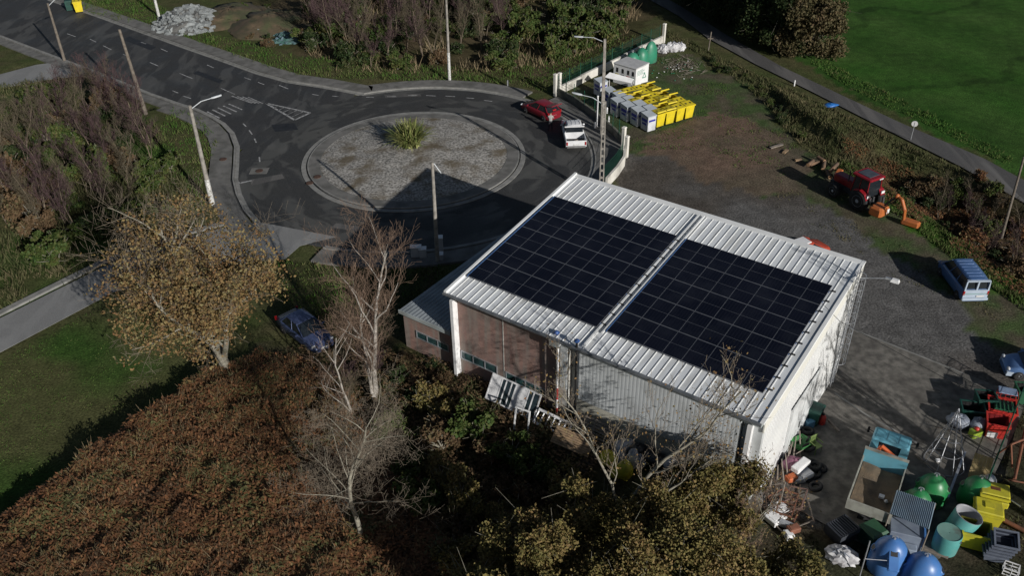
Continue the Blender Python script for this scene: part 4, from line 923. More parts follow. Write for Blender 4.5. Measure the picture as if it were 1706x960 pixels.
pole('wooden street lamp standing between the dark thicket and the side road', 108, 102, 5, lamp=(1.6, .6, .9), tx=79)
pole('bare weathered pole rising out of the purple-brown saplings, without lamp', 243, 190, 48, name='utility_pole', cat='pole', r=.2, tx=199)
pole('tall lamp post with white-painted foot at the pavement west of the roundabout', 354, 341, 176, lamp=(1.5, .9, .5), foot='paint', r=.2, mat=pole_c, tx=316)
pole('pole with a very small lamp standing in the warehouse shadow', 729, 437, 270, lamp=(.2, .0, .02), mat=pole_c, r=.16, tx=720)
pole('slender white-footed pole at the roadside thicket north of the roundabout', 749, 134, h=11, mat=pole_c, r=.15, foot='paint', name='utility_pole', cat='pole', tx=741)
pole('pale pole beside the rubble heap', 265, 28, h=9, mat=pole_c, r=.17, foot='paint', name='utility_pole', cat='pole', tx=None)
pole('lattice concrete lamp post right behind the far roof corner', 1001, 332, 168, lamp=(-1.7, .7, .55), lattice=True, mat=pole_c, tx=1007)
pole('taller lamp post behind the lattice one, arm high above the grey bins', 1003, 224, 64, lamp=(-1.9, .6, .3), square=True, r=.17, mat=pole_c, tx=1008)
pole('thin leaning wooden pole in the scrub at the right edge', 1668, 397, h=6.5, r=.11, name='utility_pole', cat='pole', tx=1706)
for px, py, lab in ((994, 212, 'left one of the two slender white posts on the pavement by the fence'), (1001, 217, 'right one of the two slender white posts on the pavement by the fence')):
    p = G(px, py); t = thing('white_post', lab, 'post', (p.x, p.y, .09)); MB().tube((0, 0, 0), (0, 0, 2.9), .075, n=8).build('post', pvc, t); MB().lathe([(.09, 0), (.09, .05), (.03, .1)], 8).at().build('cap', pvc, t).location = (0, 0, 2.9)
for px, py, lab in ((991, 215, 'short white bollard left of the slender posts'), (1011, 190, 'short white bollard against the dark fence wall'), (1014, 205, 'short white bollard by the fence beside the lattice post'), (846, 144, 'small white marker post on the far pavement kerb')):
    p = G(px, py); t = thing('bollard', lab, 'bollard', (p.x, p.y, .09)); MB().lathe([(.08, 0), (.08, .5), (.05, .6)], 10).build('post', pvc, t)
# wires to the second pole
# meter cabinets at the shaded pole
cabm = M('cabinet_grey', (.42, .43, .44), (.34, .35, .36), 2, .7)
for px, py, w_, h_, lab in ((694, 428, .75, .85, 'larger pale utility cabinet in the warehouse shadow'), (705, 429, .5, .75, 'smaller grey utility cabinet beside the larger one'), (733, 421, .5, 1.3, 'upright meter box fixed at the shaded pole'), (734, 434, .4, .55, 'low meter box below the upright one at the shaded pole')):
    p = G(px, py); t = thing('utility_cabinet', lab, 'cabinet', (p.x, p.y, 0), .05); MB().rbox(-w_/2, w_/2, -.2, .2, 0, h_, .02).build('cabinet_body', cabm, t); MB().box(-w_/2-.03, w_/2+.03, -.24, .24, h_+.002, h_+.06).build('lid', pvc, t); MB().box(-w_/2+.06, w_/2-.06, -.215, -.203, .1, h_-.08).build('door', cabm, t)
# ------------------------------------------------------------ fence, wall, gate posts
mesh_m, mnt, mb_ = new_mat('fence_mesh'); N = mnt.nodes; L = mnt.links
mb_.inputs['Base Color'].default_value = (.01, .07, .04, 1); mb_.inputs['Roughness'].default_value = .6
gr = M('fence_green', (.01, .085, .05), (.015, .06, .04), 4, .5)
ww = M('white_wall', (.68, .66, .60), (.55, .53, .48), .7, .9, dirt=(.22, .21, .18), dscale=.8, damt=.6)
def mesh_wire(m, a, b, z0, z1, step=.22):
    a = Vector(a); b = Vector(b); l = (b-a).length; n = max(2, int(l/step)); r = .010
    for k in range(n+1):
        p = a.lerp(b, k/n); m.tube((p.x, p.y, z0), (p.x, p.y, z1), r, n=3, caps=False)
    k = 0; z = z0
    while z <= z1+.01: m.tube((a.x, a.y, z), (b.x, b.y, z), r*1.4, n=3, caps=False); z += .3
fA, fB = Vector(G2(929, 158)), Vector(G2(1103, 71))
fn = (fB-fA).normalized(); fr = math.atan2(fn.y, fn.x); fl_ = (fB-fA).length
t = thing('boundary_wall', 'low stepped white wall between the scrub and the bin yard', 'wall', (fA.x, fA.y, 0), fr)
n = 5
for k in range(n):
    m = MB(); x0 = fl_*k/n+.02; x1 = fl_*(k+1)/n-.02; m.box(x0, x1, -.12, .12, -.2, .8+.06*(k % 2)); m.build('wall_section', ww, t)
t = thing('mesh_fence', 'green mesh fence with posts running along the white wall', 'fence', (fA.x, fA.y, 0), fr)
for k in range(11): x = .3+k*(fl_-.6)/10; MB().tube((x, .2, 0), (x, .2, 2.1), .035, n=6).build('post', gr, t)
m = MB(); mesh_wire(m, (.3, .2), (fl_-.3, .2), .85, 2.0); o = m.build('mesh_panel', mesh_m, t)
wp_ = [Vector(G2(*p)) for p in [(930, 160), (956, 174), (990, 198), (1020, 224), (1041, 246)]]
t = thing('curved_fence', 'dark low wall with green mesh fence curving behind the pavement', 'fence')
m = MB(); m.ribbon(wp_, -.02, .18, -.1, .75); m.build('wall_section', M('dark_wall', (.20, .19, .16), (.12, .12, .10), 1, .95, dirt=(.05, .06, .04), dscale=1), t)
m = MB()
for a, b_ in zip(wp_, wp_[1:]): mesh_wire(m, a, b_, .8, 1.95)
m.build('mesh_panel', mesh_m, t)
for k in range(9):
    q = k/8*(len(wp_)-1); i = min(int(q), len(wp_)-2); p = wp_[i].lerp(wp_[i+1], q-i); MB().tube((p.x, p.y, .1), (p.x, p.y, 2.1), .035, n=6).build('post', gr, t)
wq = [Vector(G2(*p)) for p in [(1043, 256), (1041, 275), (1030, 292), (1012, 312)]]
t = thing('gate_wall', 'pale wall with green mesh running from the gate post down behind the roof', 'wall')
m = MB(); m.ribbon(wq, -.2, .0, -.1, .85); m.build('wall_section', ww, t)
m = MB()
for a, b_ in zip(wq, wq[1:]): mesh_wire(m, a+Vector((-.3, 0)), b_+Vector((-.3, 0)), .1, 1.9, .12)
m.build('mesh_panel', mesh_m, t)
for px, py, h_, lab in ((925, 160, 2.2, 'left concrete post of the pair where the two fences meet'), (932, 158, 2.2, 'right concrete post of the pair where the two fences meet'), (1105, 71, 2.1, 'white concrete post at the far end of the stepped wall'), (1038, 250, 2.1, 'white gate post beside the front yellow bins'), (1043, 262, 1.9, 'white gate post nearest the warehouse roof')):
    p = G(px, py); t = thing('concrete_post', lab, 'post', (p.x, p.y, 0), fr); MB().box(-.14, .14, -.14, .14, 0, h_).build('shaft', ww, t); MB().box(-.18, .18, -.18, .18, h_+.002, h_+.1, .05, .05).build('cap', ww, t)
# ------------------------------------------------------------ bins behind the fence
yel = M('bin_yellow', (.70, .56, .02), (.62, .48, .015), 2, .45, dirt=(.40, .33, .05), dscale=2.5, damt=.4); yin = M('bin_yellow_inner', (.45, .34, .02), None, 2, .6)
gry = M('bin_grey', (.60, .62, .65), (.50, .52, .55), 1.5, .5, dirt=(.28, .28, .28), dscale=2); lidg = M('lid_grey', (.46, .50, .53), (.38, .41, .44), 1.5, .5); blu = M('sticker_blue', (.03, .04, .35), None, 2, .5)
P0 = Vector((13.62, 75.2)); av = Vector((.86, .51)); bv = Vector((-.585, .81)); brz = math.atan2(av.y, av.x)
def yellow_bin(label, loc, rz, lid='closed', group='yellow recycling bins in rows'):
    t = thing('recycling_bin', label, 'bin', loc, rz, group)
    m = MB(); s = .5
    m.add([(-.42, -.34, .12), (.42, -.34, .12), (.42, .34, .12), (-.42, .34, .12), (-s, -.46, 1.15), (s, -.46, 1.15), (s, .46, 1.15), (-s, .46, 1.15)], [(3, 2, 1, 0), (0, 1, 5, 4), (1, 2, 6, 5), (2, 3, 7, 6), (3, 0, 4, 7)])
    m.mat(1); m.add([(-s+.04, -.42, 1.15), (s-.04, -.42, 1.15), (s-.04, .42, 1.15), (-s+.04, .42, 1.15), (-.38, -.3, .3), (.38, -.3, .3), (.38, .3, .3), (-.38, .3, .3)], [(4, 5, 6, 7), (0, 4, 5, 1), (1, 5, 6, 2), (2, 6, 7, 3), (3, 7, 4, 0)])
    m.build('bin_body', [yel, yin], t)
    m = MB(); 
    for a_ in (-1, 1): m.box(-s-.05, s+.05, a_*.475-.035, a_*.475+.035, 1.1, 1.2); m.box(a_*(s+.015)-.035, a_*(s+.015)+.035, -.44, .44, 1.1, 1.2)
    m.build('rim', yel, t)
    for x in (-.36, .36):
        m = MB().at(x, -.2, .1); m.lathe([(.1, -.03), (.1, .03)], 8, 'X'); m.build('wheel', blk, t); m = MB().at(x, .2, .1); m.lathe([(.1, -.03), (.1, .03)], 8, 'X'); m.build('wheel', blk, t)
    hinge = Matrix.Translation((0, .46, 1.21)) @ Matrix.Rotation({'closed': R(6), 'ajar': R(-4), 'open': R(-17)}[lid], 4, 'X')
    m = MB(hinge); m.box(-s-.04, s+.04, -.95, 0, 0, .09, .05, .05); m.mat(1)
    for x, y in ((-.25, -.48), (.25, -.48)) if lid != 'x' else (): m.at(); m.T = hinge; m.add([(x+.11*math.cos(k*math.pi/5), y+.13*math.sin(k*math.pi/5), .094) for k in range(10)], [tuple(range(10))])
    m.build('lid', [yel, blk], t)
    t.scale = (1, 1, 1.2); return t
protos = {}
cnt = 0
wordr = ['front', 'second', 'third', 'fourth', 'fifth', 'sixth']; wordc = ['grey-bin side', 'inner left', 'inner right', 'open-yard side']
lids = [['ajar', 'ajar', 'closed', 'closed'], ['closed', 'open', 'ajar', 'closed'], ['closed', 'closed', 'ajar', 'open'], ['ajar', 'open', 'closed', 'open'], ['closed', 'open', 'closed', 'ajar'], ['ajar', 'closed', 'closed', 'open']]
for j in range(6):
    for i in range(4):
        p = P0+av*(i*1.14)+bv*(j*1.12)
        if j == 5: p += av*.3
        k = lids[j][i]; loc = (p.x, p.y, 0); rz = brz+random.Random(j*9+i).uniform(-.06, .06)
        lab = f'yellow bin with {"raised" if k=="open" else "half-open" if k=="ajar" else "shut"} lid, {wordr[j]} row from the camera, {wordc[i]} column'
        if k not in protos: protos[k] = yellow_bin(lab, loc, rz, k)
        else: dup(protos[k], loc, rz, lab)
gp = None
def grey_bin(label, loc, rz):
    t = thing('container_bin', label, 'bin', loc, rz, 'grey bins with blue stickers')
    m = MB(); m.box(-.44, .44, -.5, .5, .08, 1.42, -.02, -.02); m.build('bin_body', gry, t)
    m = MB(); m.add([(-.5, -.55, 1.425), (.5, -.55, 1.425), (.5, .55, 1.425), (-.5, .55, 1.425), (-.5, -.55, 1.52), (.5, -.55, 1.52), (.5, .5, 1.66), (-.5, .5, 1.66)], [(0, 1, 5, 4), (1, 2, 6, 5), (2, 3, 7, 6), (3, 0, 4, 7), (4, 5, 6, 7)]); m.build('lid', lidg, t)
    m = MB(); m.box(-.36, .36, -.532, -.522, .98, 1.16); m.build('sticker', blu, t); m = MB(); m.box(-.478, -.468, -.38, .38, .92, 1.2); m.box(-.476, -.468, -.3, .3, .62, .8); m.build('side_sticker', M('sticker_dark', (.03, .035, .12), None, 2, .5) if 0 else blu, t)
    return t
gl_ = [(0, 0), (0, 1), (0, 2), (0, 3), (1, 0), (1, 1), (1, 2), (1, 3), (1, 4), (0, 5)]
glab = {(0, 0): 'grey bin at the very front beside the first yellow bin', (0, 1): 'grey bin second from the front next to the fence', (0, 2): 'grey bin third from the front next to the fence', (0, 3): 'grey bin fourth from the front next to the fence',
        (1, 0): 'grey bin wedged behind the first yellow bin', (1, 1): 'grey lidded bin in the inner column, second in line', (1, 2): 'grey lidded bin in the inner column, third in line', (1, 3): 'grey lidded bin in the inner column, fourth in line', (1, 4): 'grey lidded bin in the inner column next to the white sheet', (0, 5): 'pale grey bin with blue sticker standing apart at the back by the fence'}
for c_, r_ in gl_:
    p = P0-av*(1.18)+bv*(r_*1.38) + (av*.62+bv*.8 if c_ else Vector((0, 0)))
    if c_: p = P0-av*(.02)+bv*(r_*1.38+.95)-av*.12
    if not c_: p = P0-av*1.16+bv*(r_*1.38-.05)
    if (c_, r_) == (0, 5): p = Vector(G2(1000, 158))
    if gp is None: gp = grey_bin(glab[(c_, r_)], (p.x, p.y, 0), brz)
    else: dup(gp, (p.x, p.y, 0), brz, glab[(c_, r_)])
# shift yellow block is at P0.. (rows) ; recycling cabin
c0, c1, c3 = G(1023, 104, 2.1), G(1060, 114.5, 2.1), G(1076, 103, 2.1)
cw = (c1-c0).length; cd = (c3-c1).length; crz = math.atan2(c1.y-c0.y, c1.x-c0.x)
t = thing('recycling_cabin', 'white recycling cabin with round and square drop holes above coloured symbols', 'container', (c0.x, c0.y, 0), crz)
m = MB(); m.box(0, cw, 0, cd, .06, 2.0); m.build('cabin_body', pvc, t); m = MB(); m.rbox(-.05, cw+.05, -.05, cd+.05, 2.002, 2.12, .03); m.build('roof', M('cabin_roof', (.5, .5, .5), (.42, .42, .42), 2, .6), t)
for k, (x, c, cc) in enumerate(((.3, 'sym_yellow', (.6, .5, .05)), (.95, 'sym_dark', (.03, .03, .05)), (1.6, 'sym_red', (.5, .03, .05)), (2.15, 'sym_green', (.03, .2, .12)))):
    x = x/2.6*cw; m = MB(); m.box(x, x+.26, -.012, -.002, 1.25, 1.7); m.build('drop_hole', blk, t); m = MB(); m.box(x-.08, x+.3, -.012, -.002, .75, 1.1); m.mat(1); m.box(x+.02, x+.2, -.018, -.013, .82, 1.02); m.build('symbol', [M(c, cc, None, 3, .5), pvc], t)
m = MB()
for k in range(4): m.box(cw+.002, cw+.012, .2, .2+cd*(.6 if k % 2 else .45), 1.7-k*.14, 1.74-k*.14)
m.at(cw+.01, cd*.7, 1.0)
for k in range(3):
    a = k*2.094; m.T = Matrix.Translation((cw+.01, cd*.68, .95)) @ Matrix.Rotation(a, 4, 'X'); m.add([(0, -.28, -.2), (0, .16, -.2), (0, .16, -.28), (0, .32, -.16), (0, .16, -.04), (0, .16, -.12), (0, -.24, -.12)], [(0, 1, 5, 6), (2, 3, 4)])
m.build('recycling_mark', M('mark_green', (.08, .28, .2), None, 3, .6), t)
# white sheet on posts beside the cabin
t = thing('white_awning', 'white sheet raised on posts between the cabin and the grey bins', 'awning', G(1012, 150), brz)
q = [G(1007, 128, 1.5), G(1016, 120, 1.9), G(1056, 131, 1.6), G(1052, 138, 1.3)]; o_ = G(1012, 150)
inv = Matrix.Rotation(-brz, 4, 'Z') @ Matrix.Translation(-o_)
Q = [inv @ v for v in q]; m = MB(); m.add([*Q, *[v-Vector((0, 0, .04)) for v in Q]], [(0, 1, 2, 3), (7, 6, 5, 4), (0, 4, 5, 1), (1, 5, 6, 2), (2, 6, 7, 3), (3, 7, 4, 0)]); m.build('sheet', pvc, t)
for v in Q: MB().tube((v.x, v.y, 0), (v.x, v.y, v.z-.05), .03, n=5).build('post', pvc, t)
# igloos
igg = M('igloo_green', (.03, .22, .13), (.025, .18, .105), 1.2, .45, dirt=(.10, .2, .14), dscale=1.5); igg2 = M('igloo_bright_green', (.02, .20, .06), (.015, .16, .05), 1.2, .4, dirt=(.1, .2, .12), dscale=2, damt=.4); igb = M('igloo_blue', (.07, .20, .48), (.05, .15, .40), 1.2, .38, dirt=(.12, .2, .38), dscale=2, damt=.35)
def igloo(label, loc, rz, mat, h=1.75, r=.85, kind='dome', cat='bottle bank'):
    t = thing('bottle_bank', label, cat, loc, rz)
    m = MB(); pr = [(r*.92, 0), (r*1.0, .12), (r*1.0, h*.3), (r*.95, h*.52), (r*.82, h*.72), (r*.6, h*.87), (r*.3, h*.97), (.08, h)]
    m.lathe(pr, 22, sy=.9 if kind != 'tall' else .62); m.build('shell', mat, t)
    m = MB(); m.ring((0, 0, h+.1), .12, .025, 10, 4, 'Y', 0, math.pi); m.box(-.04, .04, -.04, .04, h-.05, h+.12); m.build('lifting_ring', alu, t)
    for a_ in (0, math.pi):
        m = MB(Matrix.Rotation(a_, 4, 'Z') @ Matrix.Translation((r*.80, 0, h*.62)) @ Matrix.Rotation(R(55), 4, 'Y')); m.lathe([(.2, -.02), (.2, .09), (.15, .10)], 12); m.mat(1); m.lathe([(.14, .101), (.13, .103)], 12); m.build('drop_hole', [mat, blk], t)
    if kind == 'slot':
        m = MB(Matrix.Translation((0, -r*.74, h*.66)) @ Matrix.Rotation(R(38), 4, 'X')); m.rbox(-.25, .25, -.5, .5, 0, .2, .05); m.build('chute', mat, t); m = MB(Matrix.Translation((0, -r*.74, h*.66)) @ Matrix.Rotation(R(38), 4, 'X')); m.box(-.15, .15, .15, .38, .201, .21); m.build('slot', blk, t)
    return t
p = G(1053, 110); igloo('short green dome behind the white recycling cabin, lid side torn', (p.x, p.y, 0), .3, igg, 1.5, .8)
p = G(1068, 106); igloo('middle green dome between the cabin and the tall green one', (p.x, p.y, 0), .9, igg, 1.75, .82)
p = G(1083, 103.5); igloo('tall flat-sided green container nearest the white bags', (p.x, p.y, 0), .5, igg, 2.3, .8, 'tall')
# white big bags, blue litter bag, debris
def bigbag(label, px, py, r, seed, mat=sackw, cat='bag'):
    p = G(px, py, r[2]); t = thing('bulk_bag', label, cat, (p.x, p.y, 0), seed); m = MB(); m.blob((0, 0, r[2]*.8), *r, 22, 12, .16, seed); m.smooth = set(); m.build('bag', mat, t)
    m = MB(); 
    for k in range(3): m.path([(math.cos(k*2)*r[0]*.6, math.sin(k*2)*r[1]*.6, r[2]*1.55), (math.cos(k*2)*r[0]*.2, math.sin(k*2)*r[1]*.3, r[2]*2.05), (math.cos(k*2+.5)*r[0]*.7, math.sin(k*2+.5)*r[1]*.6, r[2]*1.4)], .025, 4)
    m.build('strap', sackg, t); return t
bigbag('white bulk bag closest to the end post of the wall', 1104, 80, (.7, .6, .5), 2); bigbag('white bulk bag in the middle of the three', 1120, 77, (.9, .6, .55), 3); bigbag('white bulk bag farthest from the tall green container', 1133, 77, (.55, .6, .5), 5)
p = G(1383, 177); t = thing('rubbish_bag', 'bright blue plastic sheet lying on the verge by the country road', 'plastic sheet', (p.x, p.y, -.1)); MB().blob((0, 0, .2), .75, .4, .18, 12, 5, .25, 8).build('sheet', M('blue_plastic', (.03, .17, .5), (.02, .12, .4), 4, .35), t)
for px, py, l, a_, lab in ((1293, 245, 1.4, .5, 'pale plank lying in the middle of the yard clearing'), (1308, 254, .8, .9, 'short broken plank near the longer pale one'), (1330, 268, .6, .2, 'small plank piece nearest the log heap')):
    p = G(px, py); t = thing('plank', lab, 'plank', (p.x, p.y, .05), a_); MB().box(-l/2, l/2, -.13, .13, 0, .1).build('plank', woodg if l > 1 else wood, t)
# rubbish scatter in the bin yard: twigs and paper
rg = random.Random(77)
m = MB()
for k in range(90):
    p = G(1138+rg.gauss(0, 17), 112+rg.gauss(0, 7)); a_ = rg.uniform(0, 3.1); l = rg.uniform(.2, .9); m.tube((p.x, p.y, .05), (p.x+l*math.cos(a_), p.y+l*math.sin(a_), .05+rg.uniform(0, .3)), .025, .01, 4)
for k in range(46):
    p = G(1125+rg.gauss(0, 24), 116+rg.gauss(0, 8)); m.mat(1 if k % 3 == 1 else 2 if k % 3 else 0); m.at(p.x, p.y, .04, rg.uniform(0, 3)); m.box(-.06, .06, -.04, .04, 0, .03+rg.uniform(0, .05)); m.at()
tag(m.build('debris', [woodg, pvc, igg]), 'scattered twigs and paper scraps in the bin yard', 'debris', kind='stuff')
# road sign and stake
p = G(1517, 233); t = thing('road_sign', 'small round white road sign beside the country road, seen from behind', 'sign', (p.x, p.y, hgt(p.x, p.y)+0.0), -.5); MB().tube((0, 0, 0), (0, 0, 1.7), .035, n=6).build('post', alu, t); m = MB().at(0, 0, 1.55); m.lathe([(.26, -.015), (.26, .015)], 20, 'Y'); m.build('sign_plate', pvc, t)
p = G(1180, 84); t = thing('wooden_stake', 'old wooden stake with a short crosspiece on the grass by the country road', 'stake', (p.x, p.y, 0)); MB().tube((0, 0, 0), (.1, 0, 2.1), .07, n=6).build('post', pole_w, t); MB().box(-.2, .4, -.04, .04, 1.3, 1.4).build('crosspiece', pole_w, t)
p = G(1323, 143); t = thing('marker_post', 'tiny white marker post at the edge of the country road', 'marker post', (p.x, p.y, 0)); MB().lathe([(.07, 0), (.07, .55), (.03, .62)], 8).build('post', pvc, t)
# bins at the top left
dg = M('bin_dark_green', (.01, .06, .045), (.012, .045, .035), 2, .5)
p = G(133, 20); t = dup(protos['closed'], (p.x, p.y, 0), .4, 'yellow bin standing alone by the far road beside a dark green one', 'roadside bins')
p = G(121, 16); t = thing('waste_bin', 'dark green waste container left of the lone yellow bin by the far road', 'bin', (p.x, p.y, 0), .4, 'roadside bins'); m = MB(); m.box(-.65, .65, -.5, .5, .1, 1.15, -.04, -.05); m.build('bin_body', dg, t); m = MB(); m.box(-.72, .72, -.58, .58, 1.155, 1.3, .12, .1); m.build('lid', dg, t)
# rubble, soil heaps
def heap(name, label, cat, px, py, rx, ry, h, mat, n, smin, smax, seed, smat=None):
    p = G(px, py); rg = random.Random(seed); m = MB(); V = []; k = 26
    for j in range(9):
        for i in range(k):
            t = 2*math.pi*i/k; q = 1-j/8; wob = 1+.28*(float(vnoise(np.array(math.cos(t)*3+seed), np.array(math.sin(t)*3+j), 1.2, seed))-.5)*2
            V.append((rx*q*wob*math.cos(t)+rg.uniform(-.2, .2), ry*q*wob*math.sin(t)+rg.uniform(-.2, .2), -.1+h*(1-q**1.6)+(rg.uniform(-.13, .13)*h if 0 < j < 8 else 0)))
    m.add(V, [(j*k+i, j*k+(i+1) % k, (j+1)*k+(i+1) % k, (j+1)*k+i) for j in range(8) for i in range(k)], smat is None)
    if n:
        m.mat(1)
        for _ in range(n):
            t = rg.uniform(0, 6.28); q = math.sqrt(rg.random())*1.05; x, y = rx*q*math.cos(t), ry*q*math.sin(t); z = h*(1-q**1.6) if q < 1 else 0; s = rg.uniform(smin, smax)
            m.T = Matrix.Translation((x, y, z)) @ Matrix.Rotation(rg.uniform(0, 3), 4, 'Z') @ Matrix.Rotation(rg.uniform(-.6, .6), 4, 'X') @ Matrix.Rotation(rg.uniform(-.6, .6), 4, 'Y'); m.box(-s, s, -s*.7, s*.7, -s*.3, s*.35, s*.2, s*.15)
    o = m.build(name, [mat, smat or mat]); o.location = (p.x, p.y, 0); return tag(o, label, cat)
stone = M('rubble_stone', (.26, .28, .28), (.14, .15, .15), 2, .9); soil = M('soil', (.10, .07, .042), (.055, .05, .026), 1.2, .95, bump=1, bscale=6, dirt=(.05, .07, .025), dscale=.5, damt=.7)
heap('rubble_heap', 'heap of pale grey broken stone beside the far road', 'rubble heap', 318, 38, 4.2, 4.5, 1.9, M('rubble_base', (.13, .13, .125), (.08, .08, .075), 2, .95), 420, .12, .5, 3, stone)
heap('soil_heap', 'large brown soil heap right behind the grey rubble', 'soil heap', 385, 28, 4.5, 5.5, 1.3, soil, 0, 0, 0, 5); heap('soil_heap', 'rounded brown soil heap farther right near the thicket', 'soil heap', 448, 40, 5.2, 5.5, 1.4, soil, 0, 0, 0, 6)
heap('rubble_heap', 'small spill of pale rubble in front of the soil heaps', 'rubble heap', 424, 57, 1.8, 1.5, .5, stone, 60, .08, .25, 8, stone)
heap('net_heap', 'crumpled blue-green net lying beside the rounded soil heap', 'net', 487, 62, 2.6, 2.4, .6, M('green_net', (.05, .16, .13), (.09, .15, .14), 2, .8), 50, .1, .3, 9, M('net_blue', (.10, .15, .19), (.05, .12, .1), 2, .8))
# person beside the open tailgate
skin = M('skin', (.45, .27, .19), None, 3, .6); jk = M('jacket_grey', (.36, .36, .34), (.28, .28, .27), 3, .8); tr2 = M('trousers_dark', (.02, .022, .03), None, 3, .8); hairm = M('hair_dark', (.02, .015, .01), None, 3, .8)
def person(label, loc, rz):
    P = {'pel': (0, 0, .95), 'ch': (0, .10, 1.28), 'nk': (0, .17, 1.46), 'hd': (0, .22, 1.62), 'ht': (0, .23, 1.72)}
    vs = []; ed = []; rad = []
    def v(p, r): vs.append(p); rad.append(r); return len(vs)-1
    pel = v((0, 0, .93), (.15, .12)); wa = v((0, .04, 1.1), (.13, .11)); ch = v((0, .10, 1.3), (.17, .13)); nk = v((0, .14, 1.46), (.06, .06)); hb = v((0, .17, 1.56), (.08, .09)); ht = v((0, .19, 1.68), (.085, .1)); tp = v((0, .19, 1.75), (.05, .06))
    ed += [(pel, wa), (wa, ch), (ch, nk), (nk, hb), (hb, ht), (ht, tp)]
    for s in (-1, 1):
        sh = v((s*.19, .10, 1.38), (.06, .06)); el = v((s*.27, .22, 1.14), (.045, .045)); wr = v((s*.22, .42, 1.02), (.03, .03)); hn = v((s*.21, .50, 1.0), (.035, .02)); ed += [(ch, sh), (sh, el), (el, wr), (wr, hn)]
        hp = v((s*.10, 0, .86), (.09, .09)); kn = v((s*.13, .04+s*.06, .48), (.06, .06)); an = v((s*.15, s*.08, .09), (.045, .045)); toe = v((s*.16, .16+s*.08, .05), (.045, .04)); ed += [(pel, hp), (hp, kn), (kn, an), (an, toe)]
    me = bpy.data.meshes.new('person'); me.from_pydata(vs, ed, []); me.update(); o = bpy.data.objects.new('person', me); COL.objects.link(o)
    sk = o.modifiers.new('s', 'SKIN'); sk.use_smooth_shade = True
    for i, r in enumerate(rad): me.skin_vertices[0].data[i].radius = r
    me.skin_vertices[0].data[0].use_root = True
    sb_ = o.modifiers.new('u', 'SUBSURF'); sb_.levels = sb_.render_levels = 2
    dg_ = bpy.context.evaluated_depsgraph_get(); me2 = bpy.data.meshes.new_from_object(o.evaluated_get(dg_)); o.modifiers.clear(); o.data = me2
    me2.materials.clear()
    for mm in (jk, tr2, skin, blk): me2.materials.append(mm)
    for pl in me2.polygons:
        c = pl.center; pl.material_index = 2 if (c.z > 1.5 or (c.y > .44 and c.z > .9)) else (3 if c.z < .1 else (1 if c.z < .98 else 0)); pl.use_smooth = True
    o.location = loc; o.rotation_euler = (0, 0, rz)
    m = MB(); m.blob((0, .165, 1.70), .095, .105, .085, 12, 7); m.build('hair', hairm, o)
    for s in (-1, 1):
        for k in range(4): MB().tube((s*.21+(k-1.5)*.016, .50, 1.0), (s*.21+(k-1.5)*.019, .575-.01*abs(k-1), .97), .009, .007, 5).build('finger', skin, o)
        MB().tube((s*.19, .47, 1.0), (s*.165, .52, .985), .01, .008, 5).build('thumb', skin, o)
    return tag(o, label, 'person')
p = G(917, 218); person('person in pale top and dark trousers standing behind the open red tailgate', (p.x, p.y, .02), heading(G2(917, 218), G2(920, 200)))
# ------------------------------------------------------------ yard objects, bottom right
p = G(1546, 834); igloo('bright green dome bottle bank standing right behind the corrugated shelter', (p.x, p.y, 0), R(-30), igg2, 1.7, .78)
p = G(1521, 856); igloo('bright green dome bottle bank half hidden by the corrugated shelter', (p.x, p.y, 0), R(-30), igg2, 1.6, .72)
p = G(1620, 838); igloo('bright green dome bottle bank behind the stacked yellow bins', (p.x, p.y, 0), R(-25), igg2, 1.7, .8)
p = G(1474, 948); igloo('blue bottle bank with a raised chute and slot near the metal post', (p.x, p.y, 0), R(-14), igb, 2.05, .85, 'slot')
p = G(1528, 972); igloo('rounded blue bottle bank at the bottom, right of the chute one', (p.x, p.y, 0), R(-20), igb, 1.85, .88)
# corrugated shelter
cor = M('corrugated_sheet', (.25, .33, .40), (.20, .27, .34), 1, .45, metal=.3, dirt=(.18, .2, .22), dscale=1.5)
q = [G(1494, 817, 2.0), G(1559, 839, 2.0), G(1548, 883, 1.8), G(1482, 856, 1.8)]; o_ = G(1520, 870)
t = thing('shelter', 'small shelter with blue-grey corrugated sheet roof among the bottle banks', 'shelter', o_)
m = MB(); n = 44; A_ = [v-o_ for v in q]; Vt = []; 
for k in range(n+1):
    f = k/n; dz = .035*(1 if k % 2 else -1)
    Vt.append(A_[0].lerp(A_[1], f)+Vector((0, 0, dz)))
for k in range(n+1):
    f = k/n; dz = .035*(1 if k % 2 else -1)
    Vt.append(A_[3].lerp(A_[2], f)+Vector((0, 0, dz)))
m.add(Vt, [(n+1+k, n+2+k, k+1, k) for k in range(n)]); m.build('roof', cor, t)
for v in A_: MB().tube((v.x, v.y, -.0), (v.x, v.y, v.z-.04), .035, n=6).build('post', woodg, t)
p = G(1503, 905); t = thing('metal_cabinet', 'grey cabinet with bright blue edge under the corrugated shelter', 'cabinet', (p.x, p.y, 0), R(-20))
MB().rbox(-.75, .75, -.45, .55, 0, 1.05, .03).build('cabinet_body', M('cab_bluegrey', (.20, .24, .30), (.15, .18, .24), 2, .6), t); MB().rbox(.70, .80, -.5, .6, .5, 1.14, .02).build('blue_edge', igb, t); MB().rbox(-.5, .5, -.9, -.48, 0, .6, .03).build('front_box', M('front_box', (.30, .36, .45), None, 2, .6), t)
p = G(1448, 905); t = thing('wheelie_bin', 'dark green wheelie bin between the truck and the blue chute bank', 'bin', (p.x, p.y, 0), R(25))
m = MB(); m.box(-.38, .38, -.4, .4, .08, 1.0, -.06, -.06); m.build('bin_body', dg, t); m = MB(); m.box(-.48, .48, -.5, .48, 1.003, 1.12, .08, .08); m.build('lid', M('lid_green', (.03, .10, .05), None, 3, .5), t); MB().cbox(.05, -.47, .6, .22, .02, .25).build('sticker', pvc, t)
